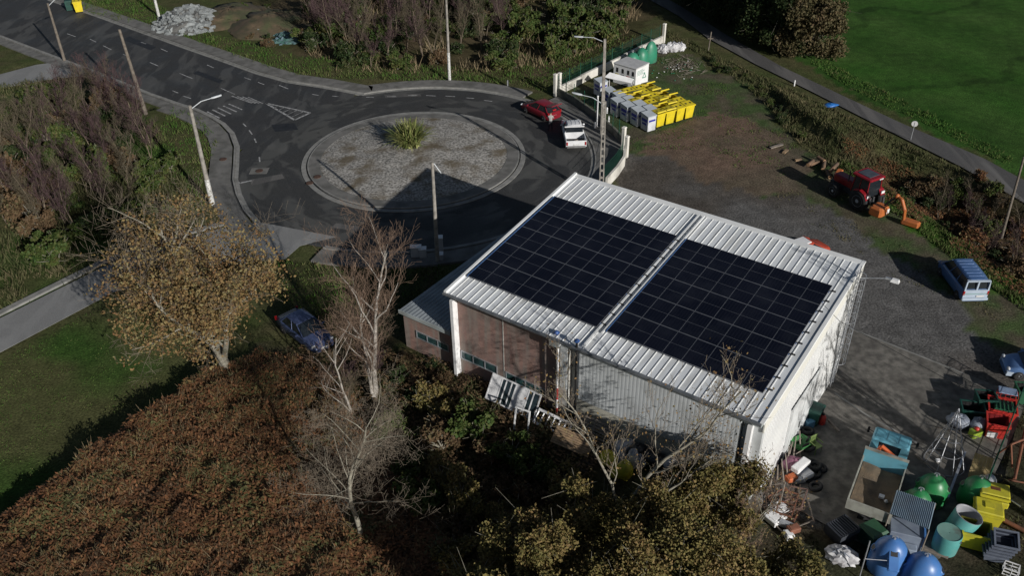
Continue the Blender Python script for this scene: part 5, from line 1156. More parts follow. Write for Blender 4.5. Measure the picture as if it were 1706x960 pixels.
# dark crates stacked behind the truck
dkp = M('crate_dark', (.03, .035, .045), (.05, .055, .065), 3, .5)
for k, (px, py, z, a_) in enumerate([(1402, 892, 0, .5), (1400, 887, .35, .55), (1403, 884, .7, .48)]):
    p = G(px, py, z); t = thing('crate', ['dark slatted crate at the bottom of the stack behind the truck', 'dark slatted crate in the middle of the stack behind the truck', 'dark slatted crate on top of the stack behind the truck'][k], 'crate', (p.x, p.y, z), a_, 'dark crates stacked behind the truck')
    m = MB(); m.box(-.6, .6, -.45, .45, 0, .03)
    for i in range(9): m.box(-.6+i*.14, -.54+i*.14, -.5, .5, .25, .3)
    m.box(-.62, .62, -.5, -.46, .0, .3); m.box(-.62, .62, .46, .5, 0, .3); m.box(-.62, -.58, -.46, .46, 0, .3); m.box(.58, .62, -.46, .46, 0, .3); m.build('crate_body', dkp, t)
t = bigbag('crumpled white bag lying at the bottom beside the metal post', 1402, 925, (.75, .55, .35), 9)
p = G(1431, 965); t = thing('metal_post', 'thin pale metal post with a side bar standing beside the blue chute bank', 'post', (p.x, p.y, 0)); MB().tube((0, 0, 0), (-.05, 0, 2.6), .03, n=6).build('post', alu, t); MB().tube((-.02, 0, 1.4), (1.15, -.15, 1.4), .02, n=5).build('side_bar', alu, t)
# cylinders
teal = M('tank_teal', (.09, .32, .30), (.07, .27, .26), 1, .5, dirt=(.2, .3, .26), dscale=1.5, damt=.4); rust = M('rusty_top', (.16, .30, .26), (.14, .26, .23), 2, .7, dirt=(.10, .035, .02), dscale=1.1, damt=.95); inr = M('tank_inner', (.30, .31, .33), (.22, .23, .25), 2, .5)
p = G(1572, 914); t = thing('tank', 'teal cylindrical tank with a closed rust-stained top', 'tank', (p.x, p.y, 0)); MB().lathe([(.56, 0), (.58, .5), (.58, 1.1), (.56, 1.15)], 28, close=False).build('tank_wall', teal, t); MB().lathe([(.56, 1.13), (.5, 1.12), (.02, 1.10)], 28, close=False).build('tank_top', rust, t); MB().rbox(.25, .42, -.52, -.42, .9, 1.0).build('outlet', blk, t)
p = G(1588, 893); t = thing('tank', 'open tank with grey inside standing behind the rust-stained teal one', 'tank', (p.x, p.y, 0)); m = MB(Matrix.Rotation(R(14), 4, 'Y')); m.lathe([(.62, 0), (.64, 1.5), (.62, 1.52)], 28, close=False); m.build('tank_wall', teal, t); m = MB(Matrix.Rotation(R(14), 4, 'Y')); m.lathe([(.64, 1.525), (.60, 1.53), (.59, 1.45), (.57, .05), (.01, .04)], 28, close=False); m.build('tank_inside', inr, t)
# yellow bins stacked
ydk = M('stack_yellow', (.52, .47, .03), (.44, .40, .03), 2, .5, dirt=(.3, .27, .05), dscale=2); 
def open_bin(label, loc, rz, tilt, group, mat=ydk, l=.62, wd=.5, h=.85, name='wheelie_bin', cat='bin', inner=None, thick=.05):
    t = thing(name, label, cat, loc, rz, group); M4 = Matrix.Rotation(tilt, 4, 'X'); m = MB(M4); a, b2 = l, wd
    m.add([(-a*.82, -b2*.8, 0), (a*.82, -b2*.8, 0), (a*.82, b2*.8, 0), (-a*.82, b2*.8, 0), (-a, -b2, h), (a, -b2, h), (a, b2, h), (-a, b2, h)], [(3, 2, 1, 0), (0, 1, 5, 4), (1, 2, 6, 5), (2, 3, 7, 6), (3, 0, 4, 7)])
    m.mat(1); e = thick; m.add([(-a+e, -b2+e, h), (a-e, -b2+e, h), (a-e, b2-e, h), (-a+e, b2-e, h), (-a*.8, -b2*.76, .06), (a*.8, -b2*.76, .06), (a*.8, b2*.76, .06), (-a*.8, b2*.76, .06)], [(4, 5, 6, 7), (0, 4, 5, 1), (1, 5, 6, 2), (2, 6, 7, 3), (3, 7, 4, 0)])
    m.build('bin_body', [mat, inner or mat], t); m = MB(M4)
    for s in (-1, 1): m.box(-a-.04, a+.04, s*b2-.04, s*b2+.04, h-.03, h+.05); m.box(s*a-.04, s*a+.04, -b2+.04, b2-.04, h-.03, h+.05)
    m.build('rim', mat, t); return t
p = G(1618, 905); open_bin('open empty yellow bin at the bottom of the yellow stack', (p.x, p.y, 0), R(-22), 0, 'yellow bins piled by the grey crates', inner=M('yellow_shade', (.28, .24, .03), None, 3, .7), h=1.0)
p = G(1636, 875); t = open_bin('yellow bin with square lid opening in the middle of the yellow stack', (p.x, p.y, 0), R(-22), R(0), 'yellow bins piled by the grey crates', h=1.15); m = MB(); m.rbox(-.6, .6, -.5, .5, 1.2, 1.32, .04); m.box(-.2, .2, -.15, .2, 1.32, 1.38); m.build('lid', ydk, t)
p = G(1644, 850); t = open_bin('tallest yellow bin with a rust-brown slot in its lid', (p.x, p.y, 0), R(-22), R(0), 'yellow bins piled by the grey crates', h=1.35); m = MB(); m.rbox(-.64, .64, -.45, .45, 1.4, 1.5, .04); m.rbox(-.64, .64, -.62, -.48, .9, 1.25, .04); m.build('lid', ydk, t); MB().box(-.2, .22, -.1, .12, 1.502, 1.512).build('slot', M('slot_brown', (.14, .05, .02), None, 3, .7), t)
# grey nested crates
gc = M('crate_grey', (.13, .15, .19), (.10, .115, .15), 3, .5)
for k in range(5):
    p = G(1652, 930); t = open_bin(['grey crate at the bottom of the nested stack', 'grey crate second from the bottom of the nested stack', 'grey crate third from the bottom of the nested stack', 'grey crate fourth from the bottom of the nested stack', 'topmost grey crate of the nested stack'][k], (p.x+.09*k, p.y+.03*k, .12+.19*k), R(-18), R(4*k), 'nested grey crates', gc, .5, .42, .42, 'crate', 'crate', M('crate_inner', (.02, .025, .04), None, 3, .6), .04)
p = G(1682, 955); t = thing('shopping_basket', 'small white plastic basket near the bottom right corner', 'basket', (p.x, p.y, 0), R(-30)); m = MB()
for z in (0, .2, .4): m.box(-.32, .32, -.25, -.22, z, z+.05); m.box(-.32, .32, .22, .25, z, z+.05); m.box(-.32, -.29, -.22, .22, z, z+.05); m.box(.29, .32, -.22, .22, z, z+.05)
for x in (-.32, 0, .29): m.box(x, x+.03, -.26, -.22, 0, .44); m.box(x, x+.03, .22, .26, 0, .44)
m.build('basket_body', pvc, t)
# wire cone decoration
p = G(1573, 772); wc = thing('wire_cone', 'leaning cone of wire hoops and rods, a folded light decoration', 'wire decoration', (p.x, p.y, 0))
ap = G(1593, 692, 2.0)-p; ap = Vector((ap.x*.9, ap.y*.9, 2.6)); wire = M('wire_grey', (.33, .34, .36), (.25, .26, .28), 3, .5, metal=.4)
m = MB()
for k in range(8): a_ = k*math.pi/4; m.tube((1.0*math.cos(a_), 1.0*math.sin(a_), .05), ap, .02, n=4)
m.build('rod', wire, wc); m = MB()
for f, r in ((0, 1.0), (.25, .76), (.48, .53), (.68, .33), (.84, .17)): c = ap*f; m.ring((c.x, c.y, c.z+.05), r, .02, 22, 4)
m.build('hoop', wire, wc); MB().cbox(-.3, .1, .1, .22, .18, .1).build('white_tag', pvc, wc)
p = G(1556, 716); t = thing('lever_pole', 'long thin pole lying toward the yellow-green box from the wire cone', 'pole', (p.x, p.y, .2)); e_ = G(1618, 722, .3)-G(1545, 704, .2); MB().tube((0, 0, 0), e_, .03, n=5).build('pole', pole_w, t)
sack(1597, 700, .45, sackg, 'grey-blue sack behind the tip of the wire cone', (.6, .45, .4), 31); sack(1630, 706, .45, sackg, 'grey-blue sack squeezed against the red containers', (.4, .55, .4), 33)
# red containers
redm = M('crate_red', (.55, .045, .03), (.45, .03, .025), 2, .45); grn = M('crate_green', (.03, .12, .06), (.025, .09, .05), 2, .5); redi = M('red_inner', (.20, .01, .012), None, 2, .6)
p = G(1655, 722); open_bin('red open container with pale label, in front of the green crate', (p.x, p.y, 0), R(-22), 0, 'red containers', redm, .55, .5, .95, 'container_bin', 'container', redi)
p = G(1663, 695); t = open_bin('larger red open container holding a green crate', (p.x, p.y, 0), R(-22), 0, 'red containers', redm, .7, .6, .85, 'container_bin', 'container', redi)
t = thing('crate', 'green crate set inside the larger red container', 'crate', (p.x+.1, p.y, .55), R(-22)); m = MB(); m.box(-.5, .5, -.42, .42, 0, .3)
for k in range(5): m.box(-.46+k*.2, -.40+k*.2, -.4, .4, .302, .36)
m.build('crate_body', grn, t)
p = G(1656, 731); t = thing('label_plate', 'white plate leaning on the front red container', 'plate', (p.x-.3, p.y-.15, .25), R(-22)); MB().rbox(-.25, .25, -.04, 0, 0, .4, .015).build('plate', pvc, t)
p = G(1670, 682); t = thing('wire_trolley', 'wire trolley frame with pale blue lid behind the red containers', 'trolley', (p.x, p.y, 0), R(-22)); m = MB()
for z in (.5, .8, 1.1): m.path([(-.5, -.35, z), (.5, -.35, z), (.5, .35, z), (-.5, .35, z), (-.5, -.35, z)], .018, 4)
for x in (-.5, -.25, 0, .25, .5): m.tube((x, -.35, .1), (x, -.35, 1.1), .014, n=4); m.tube((x, .35, .1), (x, .35, 1.1), .014, n=4)
m.build('frame', redm, t); MB().rbox(-.5, .45, -.1, .5, 1.12, 1.2, .03).build('lid', M('lid_paleblue', (.26, .34, .48), None, 2, .4), t)
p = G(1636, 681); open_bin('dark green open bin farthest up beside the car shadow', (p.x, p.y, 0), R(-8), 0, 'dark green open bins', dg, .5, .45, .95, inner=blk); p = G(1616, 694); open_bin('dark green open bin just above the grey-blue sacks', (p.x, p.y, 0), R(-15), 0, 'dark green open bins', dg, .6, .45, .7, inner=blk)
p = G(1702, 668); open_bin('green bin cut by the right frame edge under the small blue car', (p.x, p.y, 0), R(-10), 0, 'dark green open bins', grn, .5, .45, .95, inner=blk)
p = G(1623, 727); t = thing('fuel_can', 'small yellow-green box with a red cap beside the red containers', 'box', (p.x, p.y, 0), .3); MB().rbox(-.3, .3, -.22, .22, 0, .5, .05).build('box_body', M('lime', (.28, .40, .04), None, 2, .5), t); MB().at(0, 0, .5).lathe([(.13, 0), (.13, .1), (.05, .13)], 10).build('cap', redm, t)
# green fence between the yard and the lot on the right
fa, fb = Vector(G2(1640, 815)), Vector(G2(1700, 660)); t = thing('mesh_fence', 'dark green mesh fence running up behind the red containers', 'fence'); n = 7
for k in range(n+1): q_ = fa.lerp(fb, k/n); MB().tube((q_.x, q_.y, 0), (q_.x, q_.y, 1.7), .04, n=6).build('post', gr, t)
m = MB(); mesh_wire(m, fa, fb, .1, 1.65, .14); m.build('mesh_panel', mesh_m, t)
p = G(1628, 800); t = thing('wood_panel', 'tan wooden panel leaning beside the green fence', 'panel', (p.x, p.y, 0), R(-30)); m = MB(Matrix.Rotation(R(-35), 4, 'X'))
for k in range(6): m.box(-.45+k*.15, -.31+k*.15, -.03, 0, 0, 1.3)
m.build('panel', M('tan_wood', (.36, .28, .13), (.28, .21, .10), 4, .8), t)
p = G(1640, 812); t = thing('steel_drum', 'pale crushed drum lying at the foot of the tan panel', 'drum', (p.x, p.y, .3), .6); MB().lathe([(.3, -.45), (.32, -.4), (.3, 0), (.32, .4), (.3, .45)], 14, 'X').build('drum_body', alu, t)
p = G(1592, 795); t = thing('steel_beam', 'long grey steel beam on the ground between the wire cone and the tanks', 'beam', (p.x, p.y, .1)); e_ = G(1619, 735)-G(1580, 838); MB().box(-.06, .06, -1.9, 1.9, 0, .14).build('beam', alu, t); t.rotation_euler = (0, 0, math.atan2(e_.y, e_.x)-math.pi/2)
rusty = M('rusty_steel', (.22, .08, .04), (.14, .06, .035), 3, .8)
for k, (a_, b2, r_, lab) in enumerate((((1690, 800), (1712, 700), .09, 'rust-brown steel beam standing on edge at the right frame edge'), ((1662, 862), (1720, 892), .12, 'long red-brown pipe beyond the yellow bin stack'), ((1680, 800), (1712, 806), .05, 'thin rusty cross bar near the right frame edge'), ((1672, 826), (1700, 845), .04, 'pale bent bar on the ground right of the yellow stack'))):
    q0 = G(*a_, .2); q1 = G(*b2, .2); t = thing('steel_bar', lab, 'steel bar', q0); MB().tube((0, 0, 0), q1-q0, r_, n=6).build('bar', rusty if k < 3 else alu, t)
p = G(1694, 760); t = thing('steel_trestle', 'rust-brown steel trestle in the lot beyond the green fence', 'trestle', (p.x, p.y, 0), .4); m = MB()
for x in (-.9, .9):
    for s in (-1, 1): m.tube((x, s*.5, 0), (x, 0, 1.2), .05, n=5)
m.tube((-.9, 0, 1.2), (.9, 0, 1.2), .06, n=6); m.build('frame', rusty, t)
# timbers on the ground
for k, (a_, b2, lab) in enumerate((((1525, 758), (1575, 798), 'old brown timber under the wire cone'), ((1536, 912), (1580, 930), 'pale plank on the ground before the teal tank'), ((1380, 700), (1398, 720), 'short timber at the slab joint ahead of the truck'))):
    q0 = G(*a_, .05); q1 = G(*b2, .05); t = thing('timber', lab, 'timber', (q0.x, q0.y, .05)); MB().tube((0, 0, 0), q1-q0, .08, n=4).build('timber', woodg, t)
# junk by the warehouse corner
p = G(1353, 702); t = thing('wheelie_bin', 'dark green bin against the white gable at the yard corner', 'bin', (p.x, p.y, 0), BY); m = MB(); m.box(-.36, .36, -.4, .4, .08, 1.0, -.06, -.06); m.build('bin_body', dg, t); m = MB(); m.box(-.45, .45, -.48, .46, 1.003, 1.1, .06, .06); m.build('lid', dg, t)
p = G(1347, 712); t = thing('tool_box', 'small blue box behind the junk at the gable', 'box', (p.x, p.y, 0), .4); MB().rbox(-.25, .25, -.18, .18, 0, .5, .03).build('box_body', M('box_blue', (.10, .25, .38), None, 3, .5), t)
p = G(1368, 706); t = thing('gas_bottle', 'round red gas bottle among the junk at the gable', 'gas bottle', (p.x, p.y, 0)); MB().lathe([(.17, 0), (.2, .05), (.2, .5), (.12, .62), (.05, .66)], 14).build('bottle', redm, t); MB().at(0, 0, .66).lathe([(.08, 0), (.08, .08)], 8).build('valve', blk, t)
def tubchair(label, px, py, mat, rz, z=0):
    p = G(px, py, z); t = thing('plastic_chair', label, 'chair', (p.x, p.y, z), rz)
    MB().rbox(-.25, .25, -.25, .25, .4, .45, .02).build('seat', mat, t); m = MB()
    for k in range(5): m.box(-.22+k*.1, -.17+k*.1, .22, .25, .451, .9)
    m.box(-.25, .25, .22, .26, .9, .96); m.build('backrest', mat, t)
    for x in (-.22, .22):
        for y in (-.22, .22): MB().tube((x, y, 0), (x, y, .4), .025, n=5).build('leg', mat, t)
    for x in (-.27, .27): MB().box(x-.02, x+.02, -.2, .24, .62, .66).build('armrest', mat, t)
tubchair('yellow-green plastic chair facing the truck among the junk', 1357, 752, M('chair_lime', (.20, .28, .09), None, 3, .5), .5)
p = G(1331, 752); t = thing('wheelbarrow', 'bright green wheelbarrow tub turned up by the gable', 'wheelbarrow', (p.x, p.y, .2), R(-50)); m = MB(Matrix.Rotation(R(-18), 4, 'X')); m.add([(-.28, -.45, .1), (.28, -.45, .1), (.28, .45, .1), (-.28, .45, .1), (-.42, -.7, .5), (.42, -.7, .5), (.42, .65, .5), (-.42, .65, .5)], [(3, 2, 1, 0), (0, 1, 5, 4), (1, 2, 6, 5), (2, 3, 7, 6), (3, 0, 4, 7)]); m.build('tub', M('barrow_green', (.06, .22, .07), None, 3, .5), t)
m = MB(); m.tube((-.3, -.9, .4), (-.3, .6, .1), .03, n=5); m.tube((.3, -.9, .4), (.3, .6, .1), .03, n=5); m.build('handle', woodg, t); m = MB().at(0, .75, .1); m.lathe([(.18, -.04), (.18, .04)], 12, 'X'); m.build('wheel', rub, t)
pur = M('bundle_purple', (.20, .06, .12), (.3, .15, .2), 6, .7)
p = G(1322, 778, .3); t = thing('rag_bundle', 'purple and white bundle of rags on the junk beside the gable', 'bundle', (p.x, p.y, .1)); MB().blob((0, 0, .35), .6, .5, .4, 12, 7, .18, 4).build('bundle', pur, t)
for k, (px, py, z, w_, l, a_, mt, lab) in enumerate([(1334, 776, .7, .22, .55, .7, pvc, 'long white box lying on the purple bundle'), (1341, 790, .3, .3, .35, .5, pvc, 'white box below the long white one'), (1330, 796, .2, .3, .3, .2, alu, 'silver box in front of the purple bundle'), (1318, 797, .35, .2, .28, .4, M('orange_tub', (.55, .14, .05), None, 3, .5), 'orange tub at the foot of the bundle'),
     (1297, 848, .3, .35, .4, .5, pvc, 'pale boiler casing among the rusty frames'), (1291, 862, .25, .4, .45, .6, pvc, 'white enamel panel below the boiler casing'), (1308, 874, .25, .16, .4, -.6, alu, 'narrow pale metal case near the white panel'), (1322, 882, .3, .2, .3, .3, M('brown_box', (.25, .10, .06), None, 3, .7), 'brown cupboard piece at the lower end of the scrap pile'), (1314, 892, .2, .25, .2, .2, pvc, 'small white tray at the bottom of the scrap pile')]):
    p = G(px, py, z); t = thing('box', lab, 'box', (p.x, p.y, z-.15), a_); MB().rbox(-l, l, -w_, w_, 0, .3, .03).build('box_body', mt, t); MB().box(-l*.7, l*.7, -w_*.7, w_*.7, .302, .325).build('lid', mt, t)
rg = random.Random(12)
for k in range(10):
    p = G(1302+rg.gauss(0, 15), 838+rg.gauss(0, 14), .3); t = thing('scrap_frame', 'rusty metal frame in the scrap pile below the white corner', 'scrap metal', (p.x, p.y, .1+.05*k), rg.uniform(0, 3), 'rusty frames in the scrap pile'); m = MB(Matrix.Rotation(rg.uniform(-.7, .7), 4, 'X')); l = rg.uniform(.4, .9); w_ = rg.uniform(.25, .5); m.path([(-l, -w_, 0), (l, -w_, 0), (l, w_, 0), (-l, w_, 0), (-l, -w_, 0)], .04, 4); m.tube((0, -w_, 0), (0, w_, 0), .03, n=4); m.build('frame', [rusty, woodg, M('frame_brown', (.2, .12, .1), None, 3, .8)][k % 3], t)
for k in range(9):
    p = G(1345+rg.gauss(0, 12), 770+rg.gauss(0, 22), .2); t = thing('tyre', 'worn black tyre in the dark junk beside the gable', 'tyre', (p.x, p.y, .05+.04*k), rg.uniform(0, 3), 'black tyres in the junk pile'); m = MB(Matrix.Rotation(rg.uniform(-.5, .5), 4, 'X')); m.lathe([(.2, -.09), (.33, -.1), (.37, 0), (.33, .1), (.2, .09), (.2, -.09)], 18, close=False); m.build('rubber', rub, t)
for k in range(8):
    a_ = bw(18.9+rg.uniform(0, .5), 1.5+k*.5, .1); e_ = bw(18.8, 2.2+k*.5, 1.2); t = thing('branch', 'dry stick leaning against the white gable', 'stick', a_, 0, 'sticks leaning on the gable'); MB().tube((0, 0, 0), e_-a_, .05, .03, 5).build('stick', woodg, t)
p = G(1310, 700); 
# ------------------------------------------------------------ vegetation
def tubes_np(S, n=4):
    """S: array of p0(3) p1(3) r0 r1 -> vertices and quads"""
    S = np.asarray(S, float); p0 = S[:, :3]; p1 = S[:, 3:6]; d = p1-p0; l = np.linalg.norm(d, axis=1, keepdims=True); d = d/np.maximum(l, 1e-6)
    ref = np.where(np.abs(d[:, 2:3]) > .9, np.array([[1., 0, 0]]), np.array([[0, 0, 1.]])); a = np.cross(d, ref); a /= np.maximum(np.linalg.norm(a, axis=1, keepdims=True), 1e-6); b = np.cross(d, a)
    V = []
    for p, r in ((p0, S[:, 6:7]), (p1, S[:, 7:8])):
        for k in range(n): t = 2*math.pi*k/n; V.append(p+(a*math.cos(t)+b*math.sin(t))*r)
    V = np.stack(V, 1); m = len(S); base = np.arange(m)[:, None]*2*n
    F = np.stack([np.stack([base[:, 0]+k, base[:, 0]+(k+1) % n, base[:, 0]+n+(k+1) % n, base[:, 0]+n+k], -1) for k in range(n)], 1).reshape(-1, 4)
    return V.reshape(-1, 3), F
def leaves_np(P, s, rs, flat=0.0, aspect=1.5):
    """one rhombic leaf per point"""
    n = len(P); u = rs.normal(size=(n, 3)); u[:, 2] *= (1-flat); u /= np.linalg.norm(u, axis=1, keepdims=True); w = rs.normal(size=(n, 3)); v = np.cross(u, w); v /= np.maximum(np.linalg.norm(v, axis=1, keepdims=True), 1e-6)
    sz = (s*rs.uniform(.6, 1.35, n))[:, None]
    V = np.stack([P-u*sz*aspect*.5, P+v*sz*.5, P+u*sz*aspect*.5, P-v*sz*.5], 1).reshape(-1, 3)
    return V, np.arange(n*4).reshape(-1, 4)
def grow(seed, h, r, levels=4, kids=(7, 6, 5, 4), spread=.9, up=.25, lean=(0, 0), first=.3, ratio=.62, wob=.12, seglen=.5, minr=.006, stems=1, taper=.75, thin=.42):
    rg = random.Random(seed); S = []; T = []
    def branch(p, d, l, r, lv):
        n = max(2, int(l/seglen/(1+0*lv))) if lv < 3 else 2
        n = min(n, 9); pts = [p]; q = d.copy(); rr = r; rad = [r]
        for k in range(n):
            q = (q+Vector((rg.gauss(0, wob), rg.gauss(0, wob), rg.gauss(0, wob*.6)+up*.18*(lv > 0)))).normalized()
            pts.append(pts[-1]+q*(l/n)); rad.append(max(minr, r*(1-taper*(k+1)/n)))
        for k in range(n): S.append((*pts[k], *pts[k+1], rad[k], rad[k+1], lv))
        if lv >= levels-1 or l < .25: T.append((*pts[-1], *q)); T.append((*pts[len(pts)//2], *q)); return
        kn = kids[min(lv, len(kids)-1)]
        for k in range(kn):
            f = first+(1-first)*(k+rg.random()*.8)/kn if lv == 0 else .15+.85*(k+rg.random())/kn
            f = min(f, .99); i = min(int(f*n), n-1); t = f*n-i; bp = pts[i].lerp(pts[i+1], t); br = rad[i]*(1-t)+rad[i+1]*t
            az = rg.uniform(0, 6.283); a = q.orthogonal().normalized(); ax = Matrix.Rotation(az, 3, (pts[i+1]-pts[i]).normalized()) @ a
            nd = ((pts[i+1]-pts[i]).normalized()*(1-spread*.55)+ax*spread*rg.uniform(.7, 1.1)+Vector((0, 0, up))).normalized()
            branch(bp, nd, l*ratio*rg.uniform(.7, 1.15)*(1-.45*f*(lv == 0)), min(br*.62, r*thin), lv+1)
        T.append((*pts[-1], *q))
    for s in range(stems):
        d = Vector((lean[0]+rg.gauss(0, .12)*(stems > 1), lean[1]+rg.gauss(0, .12)*(stems > 1), 1)).normalized()
        branch(Vector((rg.gauss(0, .02)*(stems > 1), rg.gauss(0, .02)*(stems > 1), -.1)), d, h*(1 if s == 0 else rg.uniform(.6, .95)), r*(1 if s == 0 else rg.uniform(.5, .8)), 0)
    return np.array(S), np.array(T)
def make_tree(name, label, cat, loc, seed, bark, twig, leaf=None, nleaf=0, ls=.12, lr=.45, group=None, crown='crown', thick=None, zmin=0, bias=None, **kw):
    S, T = grow(seed, **kw); t = thing(name, label, cat, loc, 0, group)
    lv = S[:, 8]; big = S[lv <= (1 if thick is None else thick)]; small = S[lv > (1 if thick is None else thick)]
    V, F = tubes_np(big, 7); npmesh('trunk', V, F, bark, parent=t, smooth=True)
    if len(small): V, F = tubes_np(small, 3); npmesh('twigs' if leaf else crown, V, F, twig, parent=t)
    if leaf:
        rs = np.random.RandomState(seed); k = rs.randint(0, len(T), nleaf); P = T[k, :3]+rs.normal(size=(nleaf, 3))*lr*np.array([1, 1, .8]); 
        if zmin: P = P[(P[:, 2] > zmin) & (((P[:, 0]+.35)/5.1)**2+(P[:, 1]/5.2)**2+((P[:, 2]-6.6)/4.4)**2 < 1.05+.5*np.sin(P[:, 0]*1.3+P[:, 2])*np.cos(P[:, 1]*1.5+P[:, 2]*.8)) & (vnoise(P[:, 0]+P[:, 2]*.7, P[:, 1]-P[:, 2]*.5, 1.1, 8) > .38) & (rs.rand(len(P)) < np.clip(1.25-(P[:, 2]-5.2)*.25, .2, 1))]
        V, F = leaves_np(P, ls, rs); npmesh(crown, V, F, leaf, parent=t)
    return t
bark_o = M('oak_bark', (.28, .26, .21), (.18, .165, .13), 4, .95, dirt=(.12, .13, .07), dscale=2); bark_b = M('birch_bark', (.38, .35, .31), (.26, .24, .21), 3, .9, dirt=(.10, .09, .07), dscale=3); bark_g = M('grey_bark', (.30, .28, .22), (.19, .175, .14), 3, .95)
twp = M('twig_purple', (.085, .048, .05), (.05, .03, .032), 1, .9, island=1); twb = M('twig_brown', (.20, .13, .09), (.12, .085, .06), 1, .9, island=1); twg = M('twig_grey', (.20, .165, .12), (.13, .105, .08), 1, .9, island=1); twb2 = M('twig_olive', (.11, .09, .055), (.06, .05, .032), 1, .9, island=1)
stemy = M('sapling_stem', (.20, .16, .11), (.07, .05, .04), 1, .9)
l_oak = leafmat('leaf_oak', (.14, .075, .034), (.185, .125, .05), (.17, .155, .07), .9)
l_olive = leafmat('leaf_olive', (.08, .08, .024), (.165, .135, .045), (.21, .135, .06), .5)
l_green = leafmat('leaf_scrub', (.025, .055, .010), (.055, .080, .018), (.10, .09, .032), .7)
l_dark = leafmat('leaf_dark', (.012, .026, .008), (.026, .045, .012), (.05, .05, .018), .5)
l_rust = leafmat('leaf_rust', (.07, .045, .026), (.20, .088, .04), (.12, .125, .05), .45)
l_brn = leafmat('leaf_brown', (.07, .045, .022), (.12, .075, .04), (.07, .075, .03), .6)
l_brn2 = leafmat('leaf_brown_green', (.045, .045, .018), (.09, .075, .034), (.11, .075, .04), .5)
l_tan = leafmat('leaf_tan', (.16, .12, .07), (.22, .17, .10), (.10, .085, .045), .6)
def gz(px, py): p = G(px, py); return (p.x, p.y, float(hgt(p.x, p.y)))
# the brown oak
p = gz(383, 628)
oak = make_tree('oak_tree', 'large oak with rust and olive leaves and pale upper limbs beside the lane', 'tree', p, 7, bark_o, twg, l_oak, 74000, .11, .40, h=9.6, r=.34, levels=5, kids=(10, 6, 5, 4), spread=.92, up=.26, first=.22, ratio=.60, stems=3, lean=(-.15, .03), wob=.12, zmin=2.4)
# white birch by the annexe
p = gz(624, 672); make_tree('birch_tree', 'bare birch with white forked trunk and reddish twigs beside the annexe', 'tree', p, 21, bark_b, twb, h=9.0, r=.17, levels=5, kids=(10, 7, 6, 4), spread=.8, up=.33, first=.2, ratio=.54, stems=2, wob=.13, minr=.006, thin=.36, crown='crown', thick=1)
p = gz(588, 690); make_tree('birch_tree', 'slighter bare birch leaning left of the white forked one', 'tree', p, 25, bark_b, twb, h=5.4, r=.08, levels=4, kids=(8, 5, 4), spread=.8, up=.3, first=.25, ratio=.5, stems=2, wob=.14, minr=.007, lean=(-.25, 0))
# bare tree standing in the bracken
p = gz(603, 900); make_tree('bare_tree', 'bare grey-green tree with drooping fine branches standing in the bracken', 'tree', p, 34, bark_g, twg, h=7.9, r=.14, levels=5, kids=(22, 8, 6, 5), spread=.95, up=.2, first=.24, ratio=.50, wob=.13, minr=.005, thin=.22, lean=(-.10, 0))
# bare tree in front of the grey cladding
p = gz(1024, 925); make_tree('bare_tree', 'bare many-stemmed tree reaching up before the grey corrugated wall', 'tree', p, 45, bark_g, twg, l_oak, 900, .08, .35, h=11.5, r=.13, levels=5, kids=(9, 6, 4, 3), spread=.7, up=.4, first=.42, ratio=.42, stems=3, wob=.12, minr=.007, thin=.34, lean=(.13, 0), crown='dry_leaves')
p = gz(1225, 955); make_tree('bare_tree', 'sparse dark-branched tree with last brown leaves before the white corner', 'tree', p, 52, bark_o, twb, l_oak, 700, .07, .3, h=5.0, r=.07, levels=5, kids=(8, 5, 4, 3), spread=.8, up=.3, first=.2, ratio=.55, stems=2, wob=.16, minr=.007, crown='dry_leaves')
# tree outside the frame whose shadow falls on the yard and roof corner
make_tree('bare_tree', 'tall bare tree beyond the yard corner whose shadow crosses the concrete', 'tree', (32.2, 21.2, 0), 61, bark_g, twg, h=13.5, r=.42, levels=4, kids=(9, 5, 4), spread=.8, up=.3, first=.3, ratio=.5, stems=2, wob=.1, minr=.035)
# olive trees along the bottom
def leafy(name, label, cat, loc, seed, h, rad, leaf, n, ls, group=None, bark=bark_o, lumps=14, low=.25, crown='crown', flat=.8):
    """crown of many small leaf clumps round real limbs"""
    rg = random.Random(seed); rs = np.random.RandomState(seed); t = thing(name, label, cat, loc, rg.uniform(0, 6), group)
    S = []; C = []
    for k in range(lumps):
        a = rg.uniform(0, 6.283); q = math.sqrt(rg.random())*rad*.85; z = h*(low+(1-low)*rg.random()*(1-.45*(q/rad)**2)); z = min(z, h*.9); c = Vector((q*math.cos(a), q*math.sin(a), z)); C.append((c, rg.uniform(.28, .5)*rad*(.7+.3*rg.random())))
        m_ = Vector((c.x*.35, c.y*.35, z*.5)); S.append((0, 0, 0, *m_, .03*h/3+.02, .03)); S.append((*m_, *c, .03, .012))
        for _ in range(4): e = c+Vector((rg.gauss(0, 1), rg.gauss(0, 1), rg.gauss(.3, .8)))*rad*.28; S.append((*c, *e, .014, .006))
    V, F = tubes_np(S, 5); npmesh('trunk', V, F, bark, parent=t)
    P = []
    per = n//lumps
    for c, r in C:
        g = rs.normal(size=(per, 3)); g /= np.linalg.norm(g, axis=1, keepdims=True); rr = r*rs.uniform(.25, 1.12, per)**.6; wv = 1+.35*np.sin(g[:, 0]*5+seed)*np.cos(g[:, 1]*6); P.append(np.array(c)+g*(rr*wv)[:, None]*np.array([1, 1, flat]))
    P = np.concatenate(P); P = P[P[:, 2] > .08]; V, F = leaves_np(P, ls, rs); npmesh(crown, V, F, leaf, parent=t); return t
